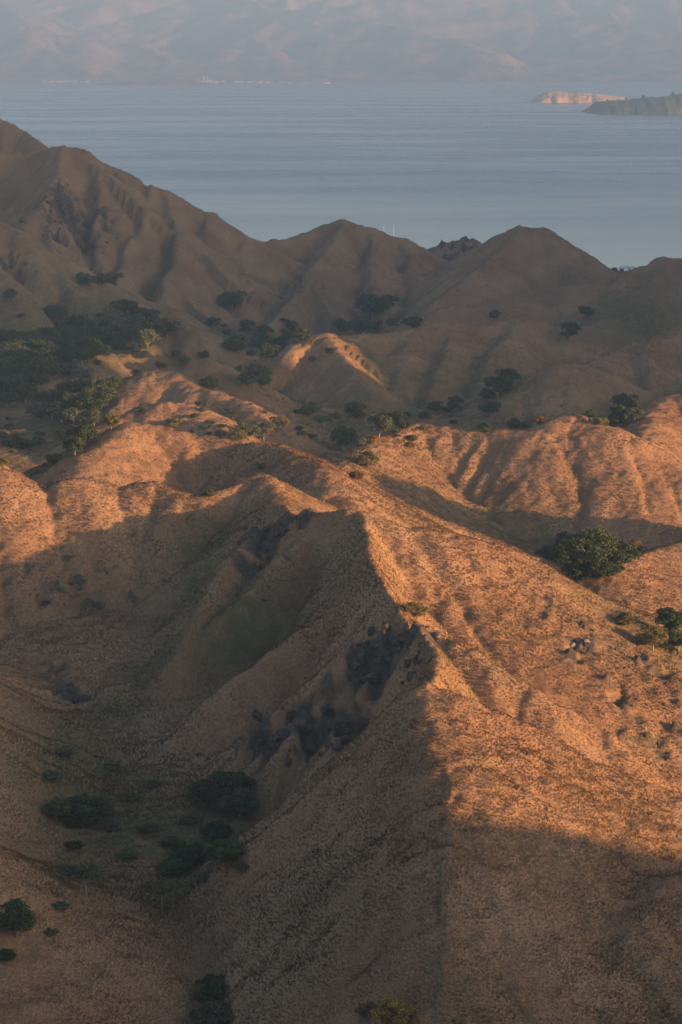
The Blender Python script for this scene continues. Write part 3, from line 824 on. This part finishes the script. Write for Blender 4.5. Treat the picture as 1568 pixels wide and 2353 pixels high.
WL = 'dark tree in the dense wood of the left valley'
WG = 'trees of the valley wood'
rw = random.Random(5)
WOOD = [(131, 717, 58), (169, 743, 72), (160, 770, 60), (205, 760, 50), (240, 772, 60), (287, 712, 70), (262, 735, 55), (300, 738, 60), (325, 730, 46), (330, 752, 55), (360, 748, 52), (385, 752, 45), (340, 775, 50), (300, 768, 60),
        (265, 765, 58), (22, 800, 60), (60, 795, 62), (95, 800, 66), (130, 800, 60), (165, 800, 66), (110, 775, 60), (75, 780, 50), (200, 795, 55), (225, 800, 48), (145, 822, 56), (100, 828, 60), (60, 826, 60), (25, 830, 60),
        (10, 858, 66), (50, 858, 64), (85, 850, 60), (118, 845, 50), (30, 885, 62), (75, 880, 56), (5, 890, 50), (180, 782, 48), (15, 775, 44), (140, 742, 40)]
WOOD += [(35, 815, 60), (80, 812, 60), (118, 815, 60), (155, 845, 50), (20, 850, 60), (190, 812, 50), (45, 775, 40), (310, 715, 50), (275, 790, 46), (310, 795, 44), (250, 750, 44), (350, 730, 40), (60, 900, 50), (15, 910, 46)]
for x, y, w in WOOD:
    plant(x, y, w * 1.25, rw.choice(['round', 'round', 'shrub']), rw.choice(['dark', 'dark', 'dark', 'grey']), WL + (', by the picture edge' if x < 40 else ', at its right end' if x > 280 else ', at its far end' if y < 765 else ', in its right half' if x > 150 else ', in its left half'), group=WG, cat='tree')
for k in range(70):
    zone = rw.choice([(0, 400, 700, 900), (500, 760, 735, 830), (660, 1060, 925, 1010), (0, 190, 900, 1040), (430, 700, 940, 1010)])
    plant(rw.uniform(*zone[:2]), rw.uniform(*zone[2:]), rw.uniform(14, 34), 'shrub', rw.choice(['grey', 'dark', 'green', 'olive']), {0: 'low scrub bush on the dim floor of the left valley', 500: 'low scrub bush left of the sunlit nose', 660: 'low scrub bush on the dim plain below the sunlit nose', 430: 'low scrub bush behind the bright saddle'}[zone[0]], name='scrub_bush', group='scrub on the valley floor', hs=.8)
NL = 'tree in the clump left of the sunlit hillocks'
NG = 'trees of the nearer clump'
for x, y, w in [(150, 925, 60), (187, 885, 58), (225, 890, 62), (170, 955, 55), (205, 930, 60), (120, 935, 60), (250, 905, 46), (190, 860, 50), (232, 920, 50), (135, 905, 55), (160, 895, 50), (85, 945, 50), (210, 905, 55), (200, 960, 50), (145, 960, 45), (105, 915, 45), (260, 880, 36)]:
    plant(x, y, w * 1.15, 'round', rw.choice(['dark', 'dark', 'grey', 'green']), NL + (', at its top' if y < 900 else ', at its left' if x < 130 else ', at its foot' if y > 945 else ', in its middle'), group=NG)

T = [
 (195, 640, 52, 'shrub', 'green', 'low green thicket in the gully of the tallest left hill'), (232, 640, 40, 'shrub', 'green', 'small green bush right of the thicket in the tallest hill gully'),
 (262, 632, 40, 'shrub', 'grey', 'grey green bush on the slope above the left wood'), (24, 675, 34, 'shrub', 'grey', 'lone bush on the shaded left slope at the picture edge'),
 (533, 686, 58, 'round', 'dark', 'big dark round tree at the foot of the middle ridges'), (492, 742, 32, 'round', 'dark', 'small dark tree between the left wood and the pointed spur'),
 (569, 752, 42, 'round', 'dark', 'dark tree at the foot of the pointed spur, left one of two'), (606, 764, 46, 'round', 'dark', 'dark tree at the foot of the pointed spur, right one of two'),
 (544, 788, 62, 'shrub', 'dark', 'wide dark thicket right of the gentle pyramid hillock'), (592, 788, 50, 'shrub', 'dark', 'dark thicket below the pointed spur and left of the sunlit nose'),
 (620, 802, 52, 'shrub', 'green', 'green thicket touching the left foot of the sunlit nose'), (672, 750, 30, 'round', 'dark', 'small dark tree high above the sunlit nose'), (650, 782, 44, 'shrub', 'dark', 'dark bush left of the sunlit nose top'), (697, 766, 46, 'shrub', 'dark', 'dark bush tucked behind the sunlit nose top'),
 (581, 860, 72, 'round', 'grey', 'broad grey green tree right of the sunlit hillocks'), (605, 872, 40, 'shrub', 'grey', 'grey bush at the foot of the broad grey green tree'),
 (369, 838, 28, 'shrub', 'olive', 'olive bush on the saddle behind the sunlit hillocks'), (477, 877, 52, 'shrub', 'olive', 'wide olive bush on the back of the sunlit hillock'), (468, 928, 36, 'shrub', 'grey', 'bush on the crest between two sunlit hillocks'), (328, 938, 30, 'shrub', 'grey', 'low bush on the left crest of the front hillock'), (400, 972, 44, 'shrub', 'olive', 'olive shrub at the front foot of the sunlit hillock'),
 (405, 812, 26, 'shrub', 'grey', 'small bush on the face of the gentle pyramid hillock'), (468, 815, 30, 'shrub', 'grey', 'bush low on the right of the gentle pyramid hillock'), (425, 828, 28, 'shrub', 'grey', 'small bush below the gentle pyramid hillock'),
 (216, 955, 40, 'tall', 'olive', 'sunlit olive tree rising left of the bright hill top'), (256, 968, 44, 'round', 'olive', 'sunlit olive tree leaning on the bright hill top'), (141, 994, 32, 'round', 'olive', 'small sunlit olive tree alone on the valley floor'),
 (195, 995, 60, 'round', 'dark', 'dark tree below the sunlit olive trees'), (172, 1020, 55, 'round', 'dark', 'dark tree against the shaded flank of the bright hill'), (125, 1050, 42, 'shrub', 'olive', 'olive bush beside the field rows at left'), (160, 985, 40, 'shrub', 'dark', 'dark bush behind the sunlit olive pair'),
 (28, 1015, 50, 'shrub', 'dark', 'dark bush at the left edge beyond the field rows'), (58, 1020, 46, 'shrub', 'dark', 'dark bush in the hedge beyond the field rows, middle one'), (88, 1012, 40, 'shrub', 'dark', 'dark bush in the hedge beyond the field rows, right one'), (4, 1060, 36, 'shrub', 'olive', 'olive bush at the left edge beside the field rows'), (8, 1000, 26, 'shrub', 'olive', 'sunlit olive bush top at the far left edge'),
 (573, 988, 50, 'round', 'grey', 'left tree of the trio behind the bright saddle'), (606, 985, 56, 'round', 'grey', 'middle tree of the trio behind the bright saddle'), (640, 972, 46, 'round', 'olive', 'sunlit right tree of the trio behind the bright saddle'), (550, 1000, 40, 'shrub', 'olive', 'olive shrub left of the trio behind the bright saddle'),
 (713, 940, 40, 'round', 'grey', 'grey green tree on the dim plain below the sunlit nose'), (744, 964, 48, 'umbrella', 'grey', 'flat topped tree on the dim plain below the sunlit nose'), (820, 943, 54, 'round', 'dark', 'dark round tree in the middle of the dim plain'), (790, 1003, 62, 'round', 'green', 'green tree at the near edge of the dim plain'), (830, 1015, 36, 'shrub', 'grey', 'low bush right of the green tree at the plain edge'),
 (872, 975, 62, 'round', 'grey', 'large grey green tree left of the long lit hill'), (913, 962, 46, 'round', 'dark', 'dark tree touching the large grey green tree'), (930, 975, 34, 'shrub', 'dark', 'dark bush right of the large grey green tree'), (858, 1008, 34, 'shrub', 'rust', 'rusty bush at the left foot of the long lit hill'),
 (976, 952, 30, 'shrub', 'dark', 'dark bush on the plain, left of a paired tree'), (1000, 934, 36, 'round', 'dark', 'dark tree on the plain beside the round single tree'), (1046, 924, 40, 'round', 'dark', 'round single tree at the middle of the plain'),
 (1128, 936, 46, 'round', 'dark', 'dark tree below the pair on the hollow slope'), (1143, 888, 58, 'round', 'dark', 'lower tree of the dark pair in the slope hollow'), (1164, 866, 54, 'round', 'dark', 'upper tree of the dark pair in the slope hollow'), (1120, 905, 40, 'shrub', 'dark', 'dark bush left of the pair in the slope hollow'),
 (856, 696, 78, 'round', 'dark', 'large dark tree under the central twin peak'), (895, 694, 48, 'round', 'dark', 'smaller dark tree right of the one under the central peak'),
 (790, 746, 50, 'shrub', 'dark', 'dark thicket on the long crest, left end'), (830, 744, 56, 'shrub', 'green', 'green thicket on the long crest, middle'), (866, 748, 40, 'shrub', 'dark', 'dark thicket on the long crest, right end'), (903, 742, 32, 'round', 'dark', 'small round tree right of the crest thickets'), (949, 737, 46, 'shrub', 'dark', 'low dark thicket where the long crest rises'),
 (1137, 720, 30, 'shrub', 'grey', 'faint grey bush on the low swell below the cone hill'), (1346, 714, 34, 'round', 'dark', 'lone dark tree below the right end hillock'), (1308, 760, 52, 'round', 'dark', 'dark tree at the right end of the long crest'),
 (1436, 922, 56, 'round', 'dark', 'upper dark tree behind the right lit peak'), (1424, 953, 58, 'round', 'dark', 'lower dark tree behind the right lit peak'), (1458, 948, 46, 'round', 'grey', 'grey tree right of the dark pair behind the lit peak'), (1358, 953, 30, 'round', 'dark', 'small dark tree just behind the lit peak'), (1380, 966, 34, 'shrub', 'olive', 'olive bush peeping over the right shoulder of the lit peak'), (1412, 970, 36, 'shrub', 'green', 'green bush peeping over the lit shoulder at right'),
 (1113, 980, 36, 'shrub', 'dark', 'dark bush behind the flat crest of the long lit hill'), (1182, 972, 40, 'shrub', 'dark', 'dark bush behind the long lit hill, near its peak'), (1243, 964, 34, 'shrub', 'rust', 'rusty shrub left of the lit peak'), (1210, 975, 30, 'shrub', 'olive', 'olive shrub between dark and rusty bushes by the lit peak'),
 (843, 1052, 62, 'shrub', 'olive', 'green gold bush on the left end of the long lit hill'), (945, 1022, 30, 'shrub', 'rust', 'small gold bush on the lit slope of the long hill'), (820, 1090, 40, 'shrub', 'rust', 'rusty bush in the gap below the green gold one'),
 (598, 1070, 26, 'shrub', 'grey', 'small bush on the bright hill above the dark knob'), (481, 1134, 30, 'shrub', 'olive', 'yellow green bush in the saddle left of the dark knob'),
 (1272, 1272, 74, 'shrub', 'dark', 'low dark bush at the left end of the big valley clump'), (1312, 1270, 92, 'round', 'dark', 'dark tree second from the left in the big valley clump'), (1362, 1260, 112, 'round', 'dark', 'tall middle tree of the big valley clump'), (1418, 1268, 96, 'round', 'dark', 'sunlit right tree of the big valley clump'), (1335, 1308, 84, 'shrub', 'dark', 'front left tree of the big valley clump'), (1390, 1300, 84, 'shrub', 'dark', 'front right bush of the big valley clump'), (1456, 1256, 56, 'shrub', 'rust', 'dry rusty bush at the right of the big valley clump'), (1300, 1240, 60, 'shrub', 'dark', 'dark bush behind the left half of the big valley clump'),
 (1545, 1425, 84, 'round', 'dark', 'dark tree at the right edge beyond the bright crest'), (1500, 1462, 66, 'round', 'olive', 'olive tree right of the bright crest near the picture edge'), (1440, 1422, 54, 'shrub', 'olive', 'olive bush just over the bright crest at right'), (1560, 1470, 56, 'round', 'green', 'green tree at the right edge below the dark one'),
 (958, 1400, 66, 'shrub', 'olive', 'sunlit round bush in the notch of the main ridge'), (926, 1396, 40, 'shrub', 'rust', 'reddish dry bush in the notch beside the round one'),
]
for t in T:
    plant(t[0], t[1], t[2] * 1.16, *t[3:])
NEAR = [
 (190, 1855, 160, 'round', 'dark', 'wide low dark tree in the ravine, forked pale trunk', 'tree', .62), (130, 1855, 80, 'round', 'grey', 'grey sparse tree left of the wide dark one', 'tree', .8), (240, 1845, 70, 'round', 'grey', 'thin grey tree right of the wide dark one', 'tree', .9),
 (530, 1800, 140, 'round', 'dark', 'large dark green tree under the rocky hollow', 'tree', .75), (470, 1820, 90, 'round', 'dark', 'dark tree left of the large one under the rocky hollow', 'tree', 1), (552, 1840, 110, 'round', 'grey', 'paler spreading tree in front of the large dark green one', 'tree', .8),
 (500, 1905, 90, 'shrub', 'dark', 'dark thicket at the foot of the shaded spur', 'bush', 1), (440, 1955, 120, 'shrub', 'dark', 'black green thicket on the ravine floor, left', 'bush', 1), (520, 1950, 110, 'shrub', 'green', 'deep green thicket on the ravine floor, right', 'bush', 1), (400, 1990, 90, 'shrub', 'green', 'fresh green low thicket behind the small flat tree', 'bush', .7),
 (372, 2035, 100, 'umbrella', 'grey', 'small flat topped tree with thin pale trunk mid ravine', 'tree', 1), (200, 2010, 90, 'umbrella', 'grey', 'thin grey tree beside the stream bank', 'tree', 1), (160, 2000, 70, 'umbrella', 'grey', 'bare looking grey tree leaning on the left bank', 'tree', .9),
 (40, 2105, 120, 'round', 'green', 'green round tree at the left picture edge', 'tree', 1), (14, 2195, 60, 'shrub', 'green', 'bright green bush at the left edge below the round tree', 'bush', 1),
 (485, 2265, 120, 'shrub', 'green', 'green bush near the bottom, upper of two', 'bush', 1), (490, 2330, 120, 'shrub', 'grey', 'dim bush at the bottom, lower of two', 'bush', 1), (905, 2322, 130, 'shrub', 'gold', 'bush at the bottom edge with sunlight painted into its gold leaves', 'bush', .8), (845, 2320, 70, 'shrub', 'rust', 'rusty orange bush top at the bottom edge', 'bush', .8),
]
for k, (x, y, w) in enumerate([(150, 1725, 70), (120, 1780, 60), (260, 1760, 50), (300, 1830, 60), (340, 1900, 60), (260, 1900, 50), (300, 1960, 60), (440, 1880, 60), (390, 1930, 60), (350, 1800, 50), (560, 1990, 50), (470, 2010, 60), (170, 1940, 50), (140, 2080, 50), (120, 2140, 46)]):
    plant(x, y, w, 'shrub', rw.choice(['grey', 'grey', 'dark', 'grey', 'olive']), 'low scrub bush ' + ('high in the shaded gully under the headwall' if y < 1480 else 'beside the ravine head' if y < 1700 else 'on the upper ravine floor' if y < 1850 else 'among the trees of the lower ravine'), name='scrub_bush', group='scrub along the ravine', cat='bush', hs=.7)
for x, y, w, sh, lf, lab, cat, hs in NEAR:
    plant(x, y, w, sh, lf, lab, cat=cat, hs=hs)

# ------------------------------------------------------------------ rock outcrops
def rock_mesh(seed):
    import bmesh
    r = np.random.default_rng(seed)
    bm = bmesh.new(); bmesh.ops.create_icosphere(bm, subdivisions=1 if seed % 2 else 2, radius=1)
    pl = [(v / np.linalg.norm(v), r.uniform(.45, .8)) for v in r.standard_normal((9, 3))]
    for v in bm.verts:
        c = np.array(v.co)
        for nrm, d in pl:
            k = c @ nrm
            if k > d: c = c - nrm * (k - d)
        v.co = Vector(c * r.uniform(.93, 1.07))
    me = bpy.data.meshes.new('rock'); bm.to_mesh(me); bm.free()
    return me
ROCKS = []
for k in range(6):
    me = rock_mesh(900 + k); me.materials.append(M_ROCK); ROCKS.append(me)
PALE = []
for k in range(3):
    me = rock_mesh(950 + k); me.materials.append(M_PALEROCK); PALE.append(me)
def outcrop(px, py, sx, sy, n, size, label, meshes=ROCKS, tilt=0.0, seed=0):
    r = random.Random(seed * 77 + px)
    c = hit(px, py)
    if c is None: return
    root = empty('rock_outcrop', c); tag(root, label, 'rock')
    for k in range(int(n * 1.1)):
        u, v = r.gauss(0, .5), r.gauss(0, .5)
        p = hit(px + u * sx + v * sy * tilt, py + v * sy)
        if p is None or abs(p[1] - c[1]) > 30: p = c
        sz = size * r.choice((.35, .5, .6, .8, 1.1))
        o = bpy.data.objects.new('rock', r.choice(meshes)); COL.objects.link(o); o.parent = root
        o.location = (p[0] - c[0], p[1] - c[1], p[2] - c[2] - .55 * sz)
        o.rotation_euler = (r.uniform(-.4, .4), r.uniform(-.4, .4), r.uniform(0, 6.28))
        o.scale = (sz * r.uniform(.6, 1.2), sz * r.uniform(.9, 1.7), sz * r.uniform(.6, 1.2))
OUT = [
 (900, 1480, 90, 55, 16, 1.3, 'dark crag in the hollow just under the near summit'), (840, 1530, 70, 60, 12, 1.2, 'black rock face at the left of the near hollow'), (965, 1500, 40, 60, 9, 1.0, 'dark rock step beside the sunlit crest line'),
 (765, 1655, 60, 70, 14, 1.2, 'large black rock slab low in the near hollow'), (720, 1715, 50, 60, 10, 1.0, 'dark rocks at the lower end of the near hollow'), (620, 1700, 60, 60, 12, 1.2, 'dark rock cave like hollow left of the near slabs'),
 (612, 1240, 50, 60, 12, 1.0, 'dark rocks in the gully below the dark knob'), (600, 1310, 36, 70, 12, .9, 'blue grey rock chute between two shaded spurs'), (655, 1200, 50, 40, 9, .9, 'dark rocks at the head of the shaded gully'), 
 (105, 1350, 50, 60, 9, .8, 'grey rocks low on the left basin wall'), (210, 1365, 50, 40, 9, .7, 'small grey ledge in the middle of the left basin wall'), (168, 1600, 50, 60, 8, .8, 'dark rocks beside the ravine head at left'),
 (1235, 1378, 60, 30, 7, .5, 'dark rock ledge below the bright crest'), (1335, 1485, 50, 60, 8, .6, 'pale and dark crag in the middle of the bright flank'), (1510, 1650, 70, 80, 9, .65, 'steep dark rock band at the right edge'),
 (160, 490, 90, 50, 12, 2.6, 'dark cliff on the tallest left hill'), (200, 530, 60, 50, 9, 2.2, 'lower dark cliff steps of the tallest left hill'),

]
for k, (x, y, sx, sy, n, sz, lab) in enumerate(OUT):
    outcrop(x, y, sx, sy, n, sz, lab, seed=k)
outcrop(930, 1228, 50, 26, 14, .34, 'pale bare rocks on the footpath at the ridge top', PALE, seed=51)
outcrop(915, 1275, 30, 60, 14, .35, 'pale stones along the footpath down the sunlit ridge', PALE, seed=52)
outcrop(1345, 1470, 50, 40, 8, .6, 'pale rock scar in the bright flank', PALE, seed=53)

# ------------------------------------------------------------------ islands and headland in the strait
def island(name, x0, x1, yb, prof, depth, label, mat, seed):
    """x0..x1: extent in the photograph, yb: its waterline there, prof: heights in metres along it"""
    d = CAM_H * FOC / (yb - HY)
    nx, ny = 150, 50
    u = np.linspace(0, 1, nx); v = np.linspace(0, 1, ny)
    U, Vv = np.meshgrid(u, v)
    X = (x0 + (x1 - x0) * U - CX) / FOC * d; Y = d + depth * Vv + fbm(X, X * 0, 60, 3, seed) * 18
    h = np.interp(U, np.linspace(0, 1, len(prof)), prof)
    edge = np.clip(Vv / .22 + fbm(X, Y, 35, 4, seed + 3, .55, True) * .22, 0, 1) ** .7 * np.clip((1 - Vv) / .3, 0, 1) ** .6
    z = h * edge * (1 + .12 * fbm(X, Y, 40, 3, seed + 7)) - .9 * (edge < .02)
    z[0] = -.9
    o = mesh_obj(name, np.stack([X.ravel(), Y.ravel(), z.ravel()], 1), grid_faces(ny, nx), mat, True)
    tag(o, label, kind='structure')
    return (X, Y, z)
I1 = island('islet', 1228, 1470, 237, [0, 20, 29, 31, 29, 30, 27, 25, 22, 18, 17, 14, 0], 260, 'small islet with sunlit pale cliffs', M_CLIFF, 401)
I2 = island('wooded_island', 1363, 1680, 263, [0, 24, 28, 30, 29, 33, 35, 38, 40, 44, 48, 46, 40], 320, 'dark wooded island at the right edge of the strait', M_WOODED, 431)
I3 = island('headland', 215, 480, 196, [0, 7, 11, 9, 16, 22, 15, 10, 20, 26, 22, 24, 14, 8, 0], 420, 'low headland in front of the far village', M_MOUNT, 461)
def on_island(I, px, row):
    X, Y, z = I
    j = int(np.argmin(np.abs(X[row] / Y[row] * FOC + CX - px)))
    return float(X[row, j]), float(Y[row, j]), float(z[row, j])
for k, (px, row, w, lab) in enumerate([(1395, 14, 9, 'tree at the left tip of the dark wooded island'), (1440, 12, 10, 'round tree on the wooded island, near its left half'), (1478, 13, 13, 'taller tree on the crest of the wooded island'), (1500, 12, 8, 'small tree between the two tall island trees'),
                                       (1548, 12, 16, 'tallest tree on the wooded island at the right edge'), (1525, 13, 9, 'bushy tree beside the tallest island tree')]):
    p = on_island(I2, px, row); sc = w / FOC * p[1]
    cm, tm = tree_parts('round' if k % 2 else 'tall', 'dark', k % 4, False)
    root = empty('tree', (p[0], p[1], p[2] - .5), k, sc); tag(root, lab, 'tree')
    for nm, me in (('crown', cm), ('trunk', tm)):
        o = bpy.data.objects.new(nm, me); COL.objects.link(o); o.parent = root

# ------------------------------------------------------------------ boats, huts, village
def box_data(V, F, x0, x1, y0, y1, z0, z1):
    k = len(V)
    V += [(x0, y0, z0), (x1, y0, z0), (x1, y1, z0), (x0, y1, z0), (x0, y0, z1), (x1, y0, z1), (x1, y1, z1), (x0, y1, z1)]
    F += [(k, k + 3, k + 2, k + 1), (k + 4, k + 5, k + 6, k + 7), (k, k + 1, k + 5, k + 4), (k + 1, k + 2, k + 6, k + 5), (k + 2, k + 3, k + 7, k + 6), (k + 3, k, k + 4, k + 7)]
def boxes(name, lst, mat, parent):
    V = []; F = []
    for b in lst: box_data(V, F, *b)
    return mesh_obj(name, V, F, mat, parent=parent)
def hull(parent, L, B, H, mat):
    V = []; F = []; n = 12
    for i in range(n + 1):
        t = i / n; w = B * .5 * (math.sin(math.pi * min(1, .12 + .88 * (1 - t)) ** 1) ** .6 if t > .02 else .72) * (1 if t < .98 else .05)
        sheer = H * (1 + .35 * (2 * t - .9) ** 2); x = (t - .5) * L
        V += [(x, -w, sheer), (x, -w * .62, -.3), (x, w * .62, -.3), (x, w, sheer)]
        if i:
            a = 4 * (i - 1); b = 4 * i
            F += [(a, a + 1, b + 1, b), (a + 1, a + 2, b + 2, b + 1), (a + 2, a + 3, b + 3, b + 2), (a + 3, a, b, b + 3)]
    F += [(0, 3, 2, 1), (4 * n, 4 * n + 1, 4 * n + 2, 4 * n + 3)]
    return mesh_obj('hull', V, F, mat, parent=parent)
def pole(name, parent, p, q, r0, r1, mat):
    V = []; F = []; a = Vector(p); b = Vector(q); d = (b - a).normalized(); u = d.orthogonal().normalized(); w = d.cross(u)
    for c, r in ((a, r0), (b, r1)):
        for i in range(8):
            t = math.pi * i / 4; V.append(tuple(c + u * r * math.cos(t) + w * r * math.sin(t)))
    F = [(i, (i + 1) % 8, 8 + (i + 1) % 8, 8 + i) for i in range(8)] + [tuple(range(7, -1, -1)), tuple(range(8, 16))]
    return mesh_obj(name, V, F, mat, parent=parent)
def sailboat(px, top, d, L, label, rz):
    mh = CAM_H - (top - HY) / FOC * d
    r = empty('sailing_boat', ((px - CX) / FOC * d, d, 0.0), rz); tag(r, label, 'boat', 'sailing boats in the bay')
    hull(r, L, L * .28, 1.1, M_HULL); boxes('cabin', [(-L * .15, L * .12, -.9, .9, 1.1, 1.9)], M_WHITE, r)
    m = pole('mast', r, (L * .08, 0, 1.0), (L * .08, 0, mh), .11, .08, M_METAL)
    pole('spreader', m, (L * .08, -1.6, mh * .62), (L * .08, 1.6, mh * .62), .08, .08, M_METAL)
    pole('boom', r, (L * .08, 0, 2.6), (-L * .34, 0, 2.7), .12, .10, M_METAL)
sailboat(880, 517, 1900, 11.5, 'left and shorter of two white masts behind the central hill', .5)
sailboat(902.5, 514, 1880, 13, 'right and taller of two white masts behind the central hill', .6)

def gable(parent, name, L, W, z0, h, ov, mat):
    a, b = L / 2 + ov, W / 2 + ov
    V = [(-a, -b, z0), (a, -b, z0), (a, b, z0), (-a, b, z0), (-a * .72, 0, z0 + h), (a * .72, 0, z0 + h),
         (-a, -b, z0 - .12), (a, -b, z0 - .12), (a, b, z0 - .12), (-a, b, z0 - .12)]
    F = [(0, 1, 5, 4), (2, 3, 4, 5), (3, 0, 4), (1, 2, 5), (0, 6, 7, 1), (1, 7, 8, 2), (2, 8, 9, 3), (3, 9, 6, 0), (6, 9, 8, 7)]
    return mesh_obj(name, V, F, mat, parent=parent)
def pavilion(px, py, d, L, label):
    x = (px - CX) / FOC * d; z = max(ground(x, d), .6)
    r = empty('beach_pavilion', (x, d, z), .1); tag(r, label, 'pavilion')
    boxes('deck', [(-L / 2, L / 2, -2, 2, -.6, .25)], M_WOOD, r)
    gable(r, 'roof', L, 4, 2.6, 1.5, .5, M_ROOF)
    for i in range(4):
        for sy in (-1.8, 1.8):
            xx = -L / 2 + .3 + i * (L - .6) / 3
            boxes('post', [(xx - .1, xx + .1, sy - .1, sy + .1, .25, 2.6)], M_WOOD, r)
    boxes('back_wall', [(-L * .45, -L * .05, 1.5, 1.62, .25, 2.3)], M_WHITE, r)
pavilion(1436, 617, 1640, 7, 'grey roofed open pavilion on the shore between two hills')
pavilion(1452, 619, 1622, 4.5, 'smaller shelter with pale roof right of the shore pavilion')
plant(1413, 619, 22, 'shrub', 'dark', 'dark bush beside the shore pavilion')

def hut(px, py, L, label, roof, group):
    d = CAM_H * FOC / (py - HY)
    x = (px - CX) / FOC * d
    r = empty('village_house', (x, d, 1.0), random.uniform(-.3, .3)); tag(r, label, 'house', group)
    boxes('wall', [(-L / 2, L / 2, -L * .35, L * .35, -2.5, L * .38)], M_WHITE, r)
    gable(r, 'roof', L, L * .7, L * .38, L * .26, .5, roof)
    boxes('door', [(-L * .07, L * .07, -L * .35 - .05, -L * .35, 0, L * .26)], M_DARK, r)
rv = random.Random(3)
for k in range(16):
    hut(430 + rv.uniform(0, 95), 189.5 - rv.uniform(0, .8), rv.uniform(10, 17), 'small pale house of the far village around the twin towers', rv.choice([M_ROOF, M_RUSTROOF]), 'houses of the far village')
for k in range(9):
    hut(540 + rv.uniform(0, 110), 190 - rv.uniform(0, .6), rv.uniform(9, 14), 'small pale house on the far shore right of the twin towers', rv.choice([M_ROOF, M_RUSTROOF]), 'houses right of the far village')
for k in range(12):
    hut(102 + 9.2 * k + rv.uniform(-2, 2), 189.3, rv.uniform(9, 13), 'white shed in the low row at the far left shore', rv.choice([M_ROOF, M_WHITE]), 'sheds on the far left shore')
def towers():
    d = CAM_H * FOC / (189.2 - HY); x = (473 - CX) / FOC * d
    r = empty('twin_tower_hall', (x, d, 1.0)); tag(r, 'white hall with two pointed towers in the far village', 'hall')
    boxes('wall', [(-13, 13, -8, 8, -2, 9)], M_WHITE, r); gable(r, 'roof', 26, 16, 9, 5, .8, M_RUSTROOF)
    for sx in (-8, 8):
        t = boxes('tower', [(sx - 3, sx + 3, -11, -5, -2, 24)], M_WHITE, r)
        V = [(sx - 3.4, -11.4, 24), (sx + 3.4, -11.4, 24), (sx + 3.4, -4.6, 24), (sx - 3.4, -4.6, 24), (sx, -8, 34)]
        mesh_obj('spire', V, [(0, 1, 4), (1, 2, 4), (2, 3, 4), (3, 0, 4), (0, 3, 2, 1)], M_WHITE, parent=t)
    boxes('door', [(-2, 2, -8.1, -8.0, 0, 5)], M_DARK, r)
towers()
def motorboat(px, py, L, label, group=None):
    d = CAM_H * FOC / (py - HY); x = (px - CX) / FOC * d
    r = empty('anchored_boat', (x, d, 0.0), rv.uniform(-.4, .4)); tag(r, label, 'boat', group)
    hull(r, L, L * .24, L * .10, M_HULL); boxes('cabin', [(-L * .3, L * .15, -L * .08, L * .08, L * .1, L * .22)], M_WHITE, r)
    pole('mast', r, (L * .05, 0, L * .2), (L * .05, 0, L * .55), .3, .2, M_METAL)
for px, py, L, lab in [(497, 190.6, 20, 'white boat just right of the far twin towers'), (596, 190.6, 26, 'larger white boat off the far village, left of a pair'), (617, 190.8, 26, 'sunlit boat off the far village, right of a pair'), (664, 190.4, 18, 'small white boat alone between the far pairs'),
                        (704, 191, 24, 'white boat off the bare far shore'), (752, 191.4, 28, 'sunlit rightmost boat off the far shore')]:
    motorboat(px, py, L, lab)
